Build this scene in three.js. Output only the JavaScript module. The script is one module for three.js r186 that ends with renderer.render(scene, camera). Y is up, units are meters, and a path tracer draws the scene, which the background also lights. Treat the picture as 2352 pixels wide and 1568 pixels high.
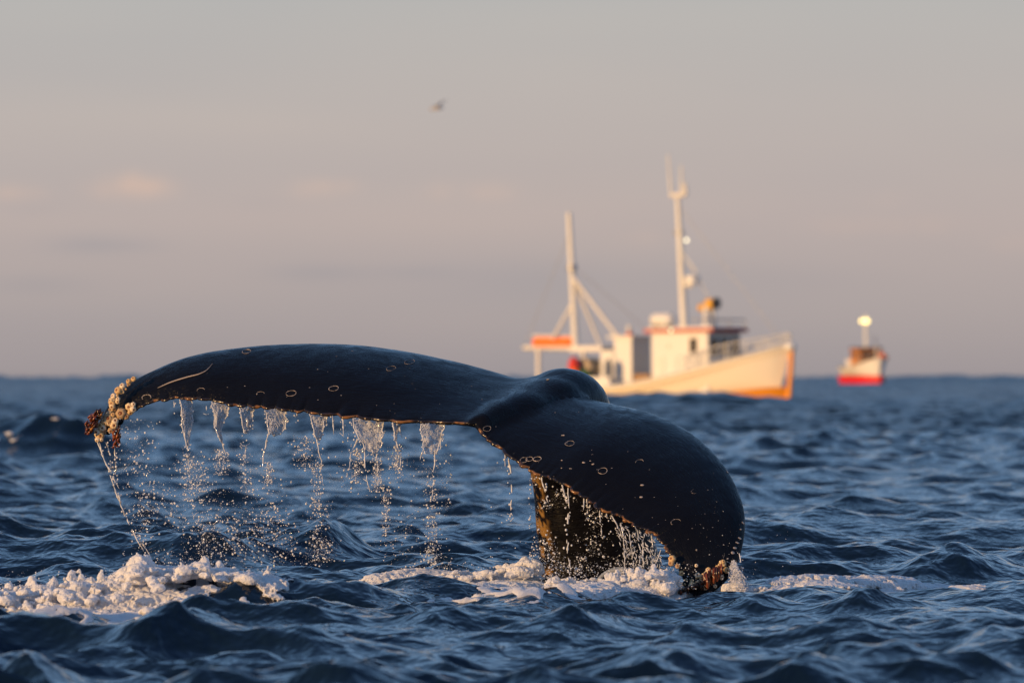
import * as THREE from 'three';
import { mergeGeometries, mergeVertices } from 'three/addons/utils/BufferGeometryUtils.js';

// ---------------------------------------------------------------- camera, sky, sun, exposure
const scene = new THREE.Scene();
const K = 0.1824 / 2352;                        // radians per unit of the 2352 x 1568 layout grid
const EYE = 1.207, DIST = 34;                   // eye height above the water, distance to the whale
const PITCH = Math.atan(88 * K);
const camera = new THREE.PerspectiveCamera(2 * Math.atan(1176 * K * 682 / 1024) * 180 / Math.PI, 1024 / 682, 0.5, 20000);
camera.position.set(0, EYE, DIST);
camera.rotation.x = PITCH;
camera.focus = DIST - 0.3;
camera.userData.fStop = 3.5;
const renderer = new THREE.WebGLRenderer({ antialias: true });
renderer.setSize(1024, 682);
renderer.shadowMap.enabled = true;
renderer.toneMapping = THREE.LinearToneMapping;
renderer.toneMappingExposure = 1;

const sunDir = new THREE.Vector3(-Math.sin(0.89), Math.tan(0.115), Math.cos(0.89)).normalize();
const sun = new THREE.DirectionalLight(new THREE.Color().setRGB(1, 0.61, 0.27), 5);
sun.position.copy(sunDir).multiplyScalar(60);
sun.castShadow = true;
sun.shadow.mapSize.set(4096, 4096);
Object.assign(sun.shadow.camera, { left: -12, right: 12, top: 8, bottom: -8, near: 1, far: 160 });
scene.add(sun, sun.target);

// ---------------------------------------------------------------- seeded noise
function rng(seed) {
  let s = seed >>> 0;
  return () => { s = (s + 0x6D2B79F5) >>> 0; let t = s; t = Math.imul(t ^ (t >>> 15), t | 1); t ^= t + Math.imul(t ^ (t >>> 7), t | 61); return ((t ^ (t >>> 14)) >>> 0) / 4294967296; };
}
const HASH = new Float32Array(65536); { const r = rng(77); for (let i = 0; i < 65536; i++) HASH[i] = r(); }
const hsh = (i, j, k) => HASH[((i * 7919 + j * 104729 + k * 15485863) ^ ((i * 31 + j) << 3)) & 65535];
function noise3(x, y, z) {
  const i = Math.floor(x), j = Math.floor(y), k = Math.floor(z);
  let u = x - i, v = y - j, w = z - k;
  u = u * u * (3 - 2 * u); v = v * v * (3 - 2 * v); w = w * w * (3 - 2 * w);
  const l = (a, b, t) => a + (b - a) * t;
  return l(l(l(hsh(i, j, k), hsh(i + 1, j, k), u), l(hsh(i, j + 1, k), hsh(i + 1, j + 1, k), u), v),
    l(l(hsh(i, j, k + 1), hsh(i + 1, j, k + 1), u), l(hsh(i, j + 1, k + 1), hsh(i + 1, j + 1, k + 1), u), v), w) * 2 - 1;
}
const fbm = (x, y, z, n = 4) => { let s = 0, a = 0.5, f = 1; for (let i = 0; i < n; i++) { s += a * noise3(x * f + i * 17.3, y * f - i * 9.1, z * f + i * 5.7); a *= 0.5; f *= 2.03; } return s; };
const lerp = (a, b, t) => a + (b - a) * t;
const clamp = (x, a = 0, b = 1) => Math.min(b, Math.max(a, x));
const smooth = (a, b, x) => { const t = clamp((x - a) / (b - a)); return t * t * (3 - 2 * t); };
const V = (x, y, z) => new THREE.Vector3(x, y, z);

// where the sight line through (px, py) of the layout grid crosses the upright plane at depth z
const cP = Math.cos(PITCH), sP = Math.sin(PITCH);
function P(px, py, z) {
  const x = (px - 1176) * K, y = -(py - 784) * K;
  const dy = y * cP + sP, dz = y * sP - cP, t = (z - DIST) / dz;
  return V(x * t, EYE + dy * t, z);
}

// ---------------------------------------------------------------- the sky: pale dusk haze low down, blue above
{
  const W = 4096, H = 2048, data = new Float32Array(W * H * 4);
  const keys = [[-90, .10, .11, .13], [-1, .20, .20, .22], [0, .342, .303, .312], [.76, .415, .362, .354], [1.65, .492, .416, .392], [2.76, .497, .448, .424], [3.9, .474, .463, .448],
    [5.2, .42, .465, .51], [7, .36, .49, .68], [10, .31, .51, .80], [18, .26, .475, .80], [28, .175, .345, .63], [45, .085, .18, .38], [90, .06, .13, .30]];
  const puffs = [[300, 432, 62, 26, 1], [335, 425, 40, 20, .8], [240, 436, 50, 14, .6], [380, 438, 50, 12, .5], [40, 448, 55, 16, .8], [735, 436, 55, 16, .7], [790, 428, 36, 12, .4], [690, 440, 40, 10, .4], [1010, 440, 40, 14, .45], [1130, 440, 52, 18, .6], [1940, 520, 90, 16, .35], [2120, 520, 120, 18, .25], [2330, 560, 60, 16, .3], [1480, 548, 50, 16, .25], [2040, 460, 60, 14, .2]];
  const bars = [[210, 562, 95, 16, 1], [330, 568, 70, 12, .4], [730, 628, 120, 16, .8], [960, 628, 100, 12, .55], [80, 655, 130, 16, .6], [1200, 640, 200, 40, .35], [1750, 640, 260, 40, .3], [600, 470, 90, 14, .25], [70, 478, 80, 12, .4]];
  for (let j = 0; j < H; j++) {
    const el = ((j + 0.5) / H - 0.5) * 180, er = el * Math.PI / 180;
    let n = 0; while (n < keys.length - 2 && keys[n + 1][0] < el) n++;
    const a = keys[n], b = keys[n + 1], t = clamp((el - a[0]) / (b[0] - a[0]));
    for (let i = 0; i < W; i++) {
      const th = ((i + 0.5) / W - 0.5) * 2 * Math.PI, o = (j * W + i) * 4;
      let r = lerp(a[1], b[1], t), g = lerp(a[2], b[2], t), bl = lerp(a[3], b[3], t);
      if (el > -1) {
        const dx = Math.cos(er) * Math.cos(th), dy = Math.sin(er), dz = Math.cos(er) * Math.sin(th);
        if (el < 9) {                                    // thin streaks of far cloud all round the horizon
          const s = fbm(dx * 14, el * 1.9, dz * 14, 3) * smooth(9, 5, el) * smooth(-0.2, 0.6, el);
          r *= 1 + 0.055 * s; g *= 1 + 0.035 * s; bl *= 1 + 0.012 * s;
          if (dz < -0.97) {
            const px = 1176 + Math.atan2(dx, -dz) / K, py = 872 - er / K;
            for (const [x, y, sx, sy, q] of puffs) { const d = ((px - x) / sx) ** 2 + ((py - y) / sy) ** 2 * (py > y ? 1.6 : 1); if (d < 6) { const w = q * Math.exp(-d) * (0.85 + 0.5 * noise3(px / 24, py / 11, 3)); r += .115 * w; g += .040 * w; bl -= .004 * w; } }
            for (const [x, y, sx, sy, q] of bars) { const d = ((px - x) / sx) ** 2 + ((py - y) / sy) ** 2; if (d < 6) { const w = q * Math.exp(-d); r -= .070 * w; g -= .042 * w; bl -= .020 * w; } }
          }
        }
        const s = dx * sunDir.x + dy * sunDir.y + dz * sunDir.z;   // warm glow round the low sun
        if (s > 0.5) { const w = Math.exp(-((Math.acos(Math.min(1, s)) * 57.3 / 20) ** 2)); r += .75 * w; g += .42 * w; bl += .16 * w; }
      }
      data[o] = r; data[o + 1] = g; data[o + 2] = bl; data[o + 3] = 1;
    }
  }
  const tex = new THREE.DataTexture(data, W, H, THREE.RGBAFormat, THREE.FloatType);
  tex.mapping = THREE.EquirectangularReflectionMapping;
  tex.magFilter = THREE.LinearFilter;
  tex.needsUpdate = true;
  scene.background = tex;
  scene.environment = tex;
}

// ---------------------------------------------------------------- materials
const rgb = (r, g, b) => new THREE.Color().setRGB(r, g, b);
const std = (r, g, b, rough = 0.6, more = {}) => new THREE.MeshStandardMaterial({ color: rgb(r, g, b), roughness: rough, ...more });
function heightTile(size, n, seed, kLow, kHigh, dirX, dirZ, fall) {     // tiling ripples, crests rather sharper than troughs
  const h = new Float32Array(size * size), r = rng(seed);
  for (let w = 0; w < n; w++) {
    const k = kLow * Math.pow(kHigh / kLow, (w + r()) / n), ang = Math.atan2(dirZ, dirX) + (r() + r() + r() - 1.5) * 2.2;
    const a = Math.round(k * Math.cos(ang)), b = Math.round(k * Math.sin(ang)), amp = Math.pow(Math.hypot(a, b) || 1, -fall), ph = r() * 6.2832;
    const ca = new Float32Array(size), sa = new Float32Array(size);
    for (let i = 0; i < size; i++) { ca[i] = Math.cos(i / size * 6.28318 * a + ph) * amp; sa[i] = Math.sin(i / size * 6.28318 * a + ph) * amp; }
    for (let j = 0; j < size; j++) { const c = Math.cos(j / size * 6.28318 * b), s = Math.sin(j / size * 6.28318 * b); for (let i = 0; i < size; i++) h[j * size + i] += ca[i] * c - sa[i] * s; }
  }
  let lo = 1e9, hi = -1e9; for (const x of h) { lo = Math.min(lo, x); hi = Math.max(hi, x); }
  const d = new Float32Array(size * size * 4);
  for (let i = 0; i < h.length; i++) { let x = (h[i] - lo) / (hi - lo); x = 0.75 * x + 0.25 * x * x; d[i * 4] = d[i * 4 + 1] = d[i * 4 + 2] = x; d[i * 4 + 3] = 1; }
  const t = new THREE.DataTexture(d, size, size, THREE.RGBAFormat, THREE.FloatType);
  t.wrapS = t.wrapT = THREE.RepeatWrapping; t.magFilter = THREE.LinearFilter; t.needsUpdate = true;
  return t;
}
function noiseTile(size, f, seed, fn) {                                 // tiling scalar noise map
  const d = new Float32Array(size * size * 4);
  for (let j = 0; j < size; j++) for (let i = 0; i < size; i++) {
    const a = i / size * 6.28318, b = j / size * 6.28318;
    const x = fn(Math.cos(a) * f, Math.sin(a) * f, Math.cos(b) * f + seed, Math.sin(b) * f, i / size, j / size);
    const o = (j * size + i) * 4; d[o] = d[o + 1] = d[o + 2] = x; d[o + 3] = 1;
  }
  const t = new THREE.DataTexture(d, size, size, THREE.RGBAFormat, THREE.FloatType);
  t.wrapS = t.wrapT = THREE.RepeatWrapping; t.magFilter = THREE.LinearFilter; t.needsUpdate = true;
  return t;
}
const TILE_NEAR = 3.1, TILE_FAR = 67;
const rippleNear = heightTile(1024, 90, 5, 22, 110, 0.35, 1, 1.25); rippleNear.repeat.set(1 / TILE_NEAR, 1 / TILE_NEAR);
const rippleFar = heightTile(1024, 110, 8, 18, 260, 0.35, 1, 1.1); rippleFar.repeat.set(1 / TILE_FAR, 1 / TILE_FAR);
const seaColor = rgb(0.0035, 0.010, 0.021);
const seaNear = new THREE.MeshPhysicalMaterial({ name: 'sea water', color: seaColor, roughness: 0.07, ior: 1.333, bumpMap: rippleNear, bumpScale: 0.013 });
const seaFar = new THREE.MeshPhysicalMaterial({ name: 'far sea water', color: seaColor, roughness: 0.3, ior: 1.333, bumpMap: rippleFar, bumpScale: 1.2 });
const froth = noiseTile(512, 9, 2, (a, b, c, d) => 0.5 + 0.5 * fbm(a * 1.3 + c, b * 1.3 - c, d, 3)); froth.repeat.set(5, 5);
const foamMat = new THREE.MeshPhysicalMaterial({ name: 'foam', color: rgb(.88, .87, .87), roughness: 0.9, transmission: 0.4, thickness: 0, bumpMap: froth, bumpScale: 0.006 });
const dropMat = new THREE.MeshPhysicalMaterial({ name: 'falling water', color: rgb(.56, .57, .60), roughness: 0.08 });
const veilMat = new THREE.MeshPhysicalMaterial({ name: 'clear water film', color: rgb(.9, .93, .96), roughness: 0.08, transmission: 1, thickness: 0, ior: 1.333, side: THREE.DoubleSide });
const filmMat = new THREE.MeshPhysicalMaterial({ name: 'water film', color: rgb(.80, .82, .86), roughness: 0.1, transmission: .94, thickness: 0, ior: 1.333, side: THREE.DoubleSide });

// ---------------------------------------------------------------- naming
const used = new Map();
function numbered(name) { const n = used.get(name) ?? 0; used.set(name, n + 1); return n ? `${name}_${String(n).padStart(3, '0')}` : name; }
function tag(o, label, category, group, kind) { o.userData.label = label; o.userData.category = category; if (group) o.userData.group = group; if (kind) o.userData.kind = kind; return o; }
function shade(m) { m.castShadow = m.receiveShadow = true; return m; }
function obj(name, geometry, material, parent = scene) {
  const m = shade(new THREE.Mesh(Array.isArray(geometry) ? mergeGeometries(geometry.map((g) => { const q = g.index ? g.toNonIndexed() : g; for (const k of Object.keys(q.attributes)) if (!['position', 'normal', 'uv'].includes(k)) q.deleteAttribute(k); return q; })) : geometry, material));
  m.name = parent === scene ? numbered(name) : name; parent.add(m); return m;
}
function thing(name, label, category, pos = V(0, 0, 0), group) { const g = new THREE.Group(); g.name = numbered(name); g.position.copy(pos); scene.add(g); return tag(g, label, category, group); }

// ---------------------------------------------------------------- geometry helpers
function tube(pts, rad, sides = 6) {           // tube through points, rad a number or one radius per point, capped by closing rings
  const n = pts.length, pos = [], nor = [], uv = [], idx = [], T = V(), N = V(0, 0, 1), B = V();
  for (let i = 0; i < n; i++) {
    T.subVectors(pts[Math.min(n - 1, i + 1)], pts[Math.max(0, i - 1)]).normalize();
    N.addScaledVector(T, -N.dot(T)); if (N.lengthSq() < 1e-6) { N.set(T.y, -T.x, 0.1); N.addScaledVector(T, -N.dot(T)); } N.normalize(); B.crossVectors(T, N);
    const r = typeof rad === 'number' ? rad : rad[i];
    for (let k = 0; k <= sides; k++) { const a = k / sides * 6.28319, c = Math.cos(a), s = Math.sin(a); const d = V(N.x * c + B.x * s, N.y * c + B.y * s, N.z * c + B.z * s); pos.push(pts[i].x + d.x * r, pts[i].y + d.y * r, pts[i].z + d.z * r); nor.push(d.x, d.y, d.z); uv.push(k / sides, i / n); }
  }
  const w = sides + 1;
  for (let i = 0; i < n - 1; i++) for (let k = 0; k < sides; k++) { const a = i * w + k; idx.push(a, a + 1, a + w, a + 1, a + w + 1, a + w); }
  for (const [ring, flip] of [[0, 0], [n - 1, 1]]) for (let k = 1; k < sides - 1; k++) { const a = ring * w; flip ? idx.push(a, a + k, a + k + 1) : idx.push(a, a + k + 1, a + k); }
  const g = new THREE.BufferGeometry();
  g.setAttribute('position', new THREE.Float32BufferAttribute(pos, 3)); g.setAttribute('normal', new THREE.Float32BufferAttribute(nor, 3)); g.setAttribute('uv', new THREE.Float32BufferAttribute(uv, 2)); g.setIndex(idx);
  return g;
}
function bar(a, b, r, r2 = r, sides = 8) { return tube([a, a.clone().lerp(b, 0.5), b], [r, (r + r2) / 2, r2], sides); }
function box(w, h, d, x = 0, y = 0, z = 0) { return new THREE.BoxGeometry(w, h, d).translate(x, y, z); }
const blobBase = new THREE.IcosahedronGeometry(1, 1);
function blob(p, r, sx = 1, sy = 1, sz = 1) { const g = blobBase.clone(); g.scale(r * sx, r * sy, r * sz); g.translate(p.x, p.y, p.z); return g; }
// naive surface nets of field < 0 in a box
function surfaceNets(lo, hi, cell, field) {
  const nx = Math.ceil((hi.x - lo.x) / cell) + 1, ny = Math.ceil((hi.y - lo.y) / cell) + 1, nz = Math.ceil((hi.z - lo.z) / cell) + 1;
  const f = new Float32Array(nx * ny * nz), at = (i, j, k) => (k * ny + j) * nx + i;
  for (let k = 0; k < nz; k++) for (let j = 0; j < ny; j++) for (let i = 0; i < nx; i++) f[at(i, j, k)] = field(lo.x + i * cell, lo.y + j * cell, lo.z + k * cell);
  return netsFromGrid(f, nx, ny, nz, lo, cell);
}
function netsFromGrid(f, nx, ny, nz, lo, cell) {
  const at = (i, j, k) => (k * ny + j) * nx + i, vid = new Int32Array(nx * ny * nz).fill(-1), pos = [], idx = [];
  for (let k = 0; k < nz - 1; k++) for (let j = 0; j < ny - 1; j++) for (let i = 0; i < nx - 1; i++) {
    let m = 0, cx = 0, cy = 0, cz = 0, n = 0;
    for (let c = 0; c < 8; c++) if (f[at(i + (c & 1), j + (c >> 1 & 1), k + (c >> 2))] < 0) m |= 1 << c;
    if (m === 0 || m === 255) continue;
    for (let c = 0; c < 8; c++) for (let b = 1; b < 8; b <<= 1) {
      if (c & b) continue; const e = c | b;
      if (((m >> c) & 1) === ((m >> e) & 1)) continue;
      const fa = f[at(i + (c & 1), j + (c >> 1 & 1), k + (c >> 2))], fb = f[at(i + (e & 1), j + (e >> 1 & 1), k + (e >> 2))], t = fa / (fa - fb);
      cx += (c & 1) + t * ((e & 1) - (c & 1)); cy += (c >> 1 & 1) + t * ((e >> 1 & 1) - (c >> 1 & 1)); cz += (c >> 2) + t * ((e >> 2) - (c >> 2)); n++;
    }
    vid[at(i, j, k)] = pos.length / 3; pos.push(lo.x + (i + cx / n) * cell, lo.y + (j + cy / n) * cell, lo.z + (k + cz / n) * cell);
  }
  const quad = (a, b, c, d, flip) => { if (a < 0 || b < 0 || c < 0 || d < 0) return; flip ? idx.push(a, b, c, a, c, d) : idx.push(a, c, b, a, d, c); };
  for (let k = 1; k < nz - 1; k++) for (let j = 1; j < ny - 1; j++) for (let i = 1; i < nx - 1; i++) {
    const s = f[at(i, j, k)] < 0;
    if (s !== (f[at(i + 1, j, k)] < 0)) quad(vid[at(i, j - 1, k - 1)], vid[at(i, j, k - 1)], vid[at(i, j, k)], vid[at(i, j - 1, k)], s);
    if (s !== (f[at(i, j + 1, k)] < 0)) quad(vid[at(i - 1, j, k - 1)], vid[at(i - 1, j, k)], vid[at(i, j, k)], vid[at(i, j, k - 1)], s);
    if (s !== (f[at(i, j, k + 1)] < 0)) quad(vid[at(i - 1, j - 1, k)], vid[at(i, j - 1, k)], vid[at(i, j, k)], vid[at(i - 1, j, k)], s);
  }
  const g = new THREE.BufferGeometry(), uv = new Float32Array(pos.length / 3 * 2);
  for (let i = 0; i < uv.length / 2; i++) { uv[i * 2] = pos[i * 3] + pos[i * 3 + 2] * 0.6; uv[i * 2 + 1] = pos[i * 3 + 1] + pos[i * 3 + 2] * 0.7; }
  g.setAttribute('position', new THREE.Float32BufferAttribute(pos, 3)); g.setAttribute('uv', new THREE.BufferAttribute(uv, 2)); g.setIndex(idx); g.computeVertexNormals();
  return g;
}
function capsule(x, y, z, a, b, ra, rb) {      // tapered capsule distance
  const bx = b.x - a.x, by = b.y - a.y, bz = b.z - a.z, h = clamp(((x - a.x) * bx + (y - a.y) * by + (z - a.z) * bz) / (bx * bx + by * by + bz * bz));
  return Math.hypot(x - a.x - bx * h, y - a.y - by * h, z - a.z - bz * h) - lerp(ra, rb, h);
}
const smin = (a, b, k) => { const h = Math.max(k - Math.abs(a - b), 0) / k; return Math.min(a, b) - h * h * k * 0.25; };

// ================================================================ THE SEA
const waves = [];
{
  const r = rng(41);
  const add = (n, l0, l1, slope, spread, heading) => {
    for (let i = 0; i < n; i++) {
      const len = l0 * Math.pow(l1 / l0, (i + r()) / n), k = 6.28319 / len, ang = heading + (r() + r() + r() - 1.5) * spread;
      waves.push({ k, kx: k * Math.sin(ang), kz: k * Math.cos(ang), a: slope * Math.sqrt(2 / n) / k * (0.7 + 0.6 * r()), p: r() * 6.28319 });
    }
  };
  add(4, 16, 9, 0.022, 0.5, 0.45);
  add(8, 7, 3, 0.055, 1.2, 0.30);
  add(14, 2.8, 1.1, 0.135, 2.3, 0.10);
  add(20, 1.0, 0.42, 0.235, 3.0, 0.25);
  add(17, 0.4, 0.15, 0.16, 3.0, 0.20);
}
const humps = [   // single waves the photograph shows: x, z, height, along, across, turn
  [-2.7, 3.0, 0.05, 0.9, 0.4, 0.1], [-1.7, 3.0, 0.15, 0.5, 0.4, 0.1], [-1.05, 3.05, 0.20, 0.46, 0.30, -0.1], [-2.5, 5.2, -0.13, 1.5, 1.5, 0], [0.9, 5.6, -0.10, 1.5, 1.2, 0], [7.1, -216, 0.70, 6.5, 3, 0], [50, -766, 0.72, 18, 7, 0], [-1.2, -3.6, 0.20, 0.30, 0.5, 0.1], [-2.0, -2.6, 0.10, 0.6, 0.5, 0.2],
  [-7.3, -53, 0.52, 1.3, 0.8, 0.05], [2.6, -1.6, 0.13, 0.9, 0.5, -0.2], [2.4, 3.2, 0.06, 0.8, 0.5, 0],
];
function seaAt(x, z, dx, dz, out) {            // Gerstner sum; waves too short for the mesh there fade out
  let ox = 0, oy = 0, oz = 0;
  const calm = 1 - 0.82 * Math.exp(-((x / 5.5) ** 2) - ((z - 3.5) / 5) ** 4), far = DIST - z > 900 ? smooth(900, 1500, DIST - z) * 1.0 : 0;
  if (far) { const p = 0.062 * x + 0.075 * z; oy += far * (Math.sin(p + 1.5 * Math.sin(x * .017)) + .7 * Math.sin(-.048 * x + .088 * z + 2) + 1.0 * noise3(x * .07, 1, z * .014) + .8 * noise3(x * .23, 5, z * .03)); }
  const gust = 0.72 + 0.75 * smooth(-0.35, 0.45, fbm(x * 0.10, 3, z * 0.045, 2));
  for (const w of waves) {
    const step = Math.abs(w.kx) * dx + Math.abs(w.kz) * dz; if (step > 2.6) continue;
    const fade = step < 1.5 ? 1 : (2.6 - step) / 1.1, a = w.a * fade * (w.k > 5 ? gust : w.k < 2.3 ? calm : 1), t = w.kx * x + w.kz * z + w.p, c = Math.cos(t), s = Math.sin(t), q = 0.85 * a / w.k;
    oy += a * c; ox -= q * w.kx * s; oz -= q * w.kz * s;
  }
  for (const [hx, hz, h, la, lc, turn] of humps) {
    const ex = x - hx, ez = z - hz; if (Math.abs(ex) > 4 * la || Math.abs(ez) > 4 * la) continue;
    const c = Math.cos(turn), s = Math.sin(turn), u = (ex * c + ez * s) / la, v = (ez * c - ex * s) / lc;
    const e = Math.exp(-u * u - v * v); oy += h * e * (h > 0 && la < 1 ? 1 + .55 * fbm(x * 4.2, 5, z * 4.2, 4) : 1);
  }
  out.set(x + ox, oy, z + oz); return out;
}
const tmpSea = V();
function seaY(x, z) { let gx = x, gz = z; for (let i = 0; i < 3; i++) { seaAt(gx, gz, 0.015, 0.05, tmpSea); gx += x - tmpSea.x; gz += z - tmpSea.z; } return tmpSea.y; }
{
  const rows = []; let d = 15;
  while (d < 12000) { rows.push(d); d += d < 45 ? 0.05 : 0.05 * Math.pow(d / 45, 1.4); }
  const half = 205, cols = [];
  for (let i = -half; i <= half; i++) cols.push(i / half * 0.115);
  for (let i = 1; i <= 16; i++) { const a = 0.115 * Math.pow(2.4 / 0.115, i / 16); cols.push(a); cols.unshift(-a); }
  const back = [-3000, -800, -250, -80, -30, -10, 0, 4, 7, 9, 10.5, 12, 13, 14, 14.6], all = [...back, ...rows];   // distance in front of the camera
  const nc = cols.length, nr = all.length, pos = new Float32Array(nc * nr * 3), uv = new Float32Array(nc * nr * 2), o = V();
  for (let r = 0; r < nr; r++) {
    const dd = all[r], wide = Math.max(dd, 15), dz = r < nr - 1 ? all[r + 1] - dd : 1000;
    for (let c = 0; c < nc; c++) {
      const dx = wide * (c < nc - 1 ? cols[c + 1] - cols[c] : cols[c] - cols[c - 1]);
      let x = cols[c] * wide; if (dd < 15 && Math.abs(cols[c]) > 0.5) x *= 1 + (15 - dd) * 0.05;
      const z = DIST - dd; seaAt(x, z, dx, dz, o);
      const n = r * nc + c; pos[n * 3] = o.x; pos[n * 3 + 1] = o.y; pos[n * 3 + 2] = o.z; uv[n * 2] = x; uv[n * 2 + 1] = z;
    }
  }
  const idx = new Uint32Array((nc - 1) * (nr - 1) * 6); let q = 0, split = 0;
  for (let r = 0; r < nr - 1; r++) {
    if (!split && all[r] > 120) split = q;
    for (let c = 0; c < nc - 1; c++) { const a = r * nc + c; idx[q++] = a; idx[q++] = a + 1; idx[q++] = a + nc; idx[q++] = a + 1; idx[q++] = a + nc + 1; idx[q++] = a + nc; }
  }
  const g = new THREE.BufferGeometry();
  g.setAttribute('position', new THREE.BufferAttribute(pos, 3)); g.setAttribute('uv', new THREE.BufferAttribute(uv, 2)); g.setIndex(new THREE.BufferAttribute(idx, 1));
  g.computeVertexNormals(); g.addGroup(0, split, 0); g.addGroup(split, q - split, 1);
  const sea = shade(new THREE.Mesh(g, [seaNear, seaFar])); sea.name = 'sea'; scene.add(sea);
  tag(sea, 'choppy dark blue sea reaching to the horizon', 'sea', null, 'structure');
}

// ================================================================ THE WHALE'S TAIL
const whale = thing('humpback_whale', 'black humpback whale tail raised from the sea with water streaming off its flukes', 'whale');
function curve(tab) {                          // Catmull-Rom through [parameter, px, py, z]
  const pts = tab.map(([, x, y, z]) => P(x, y, z)), ts = tab.map((t) => t[0]), n = ts.length;
  return (t) => {
    let i = 0; while (i < n - 2 && ts[i + 1] < t) i++;
    const u = clamp((t - ts[i]) / (ts[i + 1] - ts[i])), p1 = pts[i], p2 = pts[i + 1], h = ts[i + 1] - ts[i];
    const m1 = i > 0 ? p2.clone().sub(pts[i - 1]).multiplyScalar(h / (ts[i + 1] - ts[i - 1])) : p2.clone().sub(p1), m2 = i < n - 2 ? pts[i + 2].clone().sub(p1).multiplyScalar(h / (ts[i + 2] - ts[i])) : p2.clone().sub(p1);
    const a = u * u, b = a * u;
    return p1.clone().multiplyScalar(2 * b - 3 * a + 1).addScaledVector(m1, b - 2 * a + u).addScaledVector(p2, 3 * a - 2 * b).addScaledVector(m2, b - a);
  };
}
const trailing = curve([[0, 222, 1005, -.55], [.03, 252, 992, -.52], [.06, 288, 958, -.48], [.09, 322, 932, -.44], [.13, 380, 917, -.38], [.18, 450, 917, -.29], [.24, 540, 930, -.19], [.31, 650, 941, -.06], [.39, 800, 958, .1], [.46, 960, 970, .25], [.492, 1060, 973, .34], [.505, 1090, 973, .37],
  [.525, 1112, 1002, .43], [.56, 1160, 1038, .54], [.60, 1218, 1080, .68], [.65, 1290, 1112, .83], [.71, 1360, 1155, .95], [.78, 1440, 1195, 1.06], [.85, 1500, 1225, 1.14], [.90, 1535, 1262, 1.19], [.94, 1556, 1300, 1.23], [.975, 1572, 1342, 1.27], [1, 1600, 1372, 1.3]]);
const leading = curve([[0, 214, 1000, -.56], [.02, 232, 962, -.57], [.045, 258, 920, -.59], [.07, 290, 886, -.62], [.10, 345, 857, -.66], [.15, 430, 823, -.70], [.21, 540, 803, -.73], [.28, 690, 794, -.75], [.34, 830, 799, -.74], [.40, 970, 820, -.69], [.45, 1110, 852, -.60], [.49, 1215, 885, -.5], [.51, 1262, 905, -.40],
  [.54, 1328, 916, -.30], [.58, 1410, 934, -.17], [.63, 1490, 952, -.03], [.69, 1572, 988, .18], [.75, 1640, 1042, .42], [.81, 1686, 1108, .66], [.87, 1710, 1180, .90], [.92, 1706, 1250, 1.08], [.96, 1684, 1312, 1.2], [.985, 1650, 1350, 1.27], [1, 1612, 1374, 1.31]]);
const scallop = (u) => {                       // worn, scalloped trailing edge
  const s = u < 0.5 ? 1 : 1.25, a = u * 44 + 1.2 * noise3(u * 23, 1, 4), f = a - Math.floor(a);
  return s * (0.022 * Math.sqrt(Math.max(0, Math.sin(f * Math.PI))) - 0.008 + 0.014 * noise3(u * 70, 9, 2) + 0.008 * noise3(u * 190, 2, 8)) * smooth(0, .02, u) * smooth(1, .98, u);
};
const tmax = (u) => { const d = Math.abs(u - 0.5) * 2; return lerp(0.17, 0.05, smooth(0, 0.95, d)) * (1 - 0.5 * smooth(.93, 1, d)); };
function midSurface(u, v, out) {
  const T = trailing(u), L = leading(u), c = L.clone().sub(T), len = c.length() || 1e-3;
  T.addScaledVector(c, -scallop(u) * smooth(0.16, 0, v) / len);
  const d = Math.abs(u - 0.5) * 2, camber = 0.055 * smooth(0.0, 0.3, d) * smooth(1, 0.8, d) * len;
  out.copy(T).lerp(L, v);
  const up = u < 0.5 ? V(-.1, .8, .45) : V(.15, .62, .75);
  return out.addScaledVector(up.normalize(), camber * 4 * v * (1 - v));
}
const airfoil = (v) => 1.95 * Math.pow(v, 0.85) * Math.sqrt(Math.max(0, 1 - v));
// tail stock: centre line, half width across the picture, half depth
const stock = [[1425, 1620, -1.05, .42, .30], [1405, 1480, -.98, .405, .27], [1386, 1340, -.92, .385, .235], [1360, 1210, -.86, .345, .215], [1334, 1090, -.78, .305, .21], [1310, 1005, -.68, .287, .25], [1294, 945, -.54, .285, .27], [1266, 938, -.30, .22, .19], [1215, 945, -.05, .13, .11], [1160, 952, .16, .06, .06], [1112, 968, .33, .02, .02]]
  .map(([x, y, z, a, b]) => ({ p: P(x, y, z), a, b }));
const stockLine = new THREE.CatmullRomCurve3(stock.map((s) => s.p), false, 'centripetal');
const stockAB = (t) => { const f = t * (stock.length - 1), i = Math.min(stock.length - 2, Math.floor(f)), u = f - i, w = u * u * (3 - 2 * u); return [lerp(stock[i].a, stock[i + 1].a, lerp(u, w, .5)), lerp(stock[i].b, stock[i + 1].b, lerp(u, w, .5))]; };
let bodyMesh;
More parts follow.
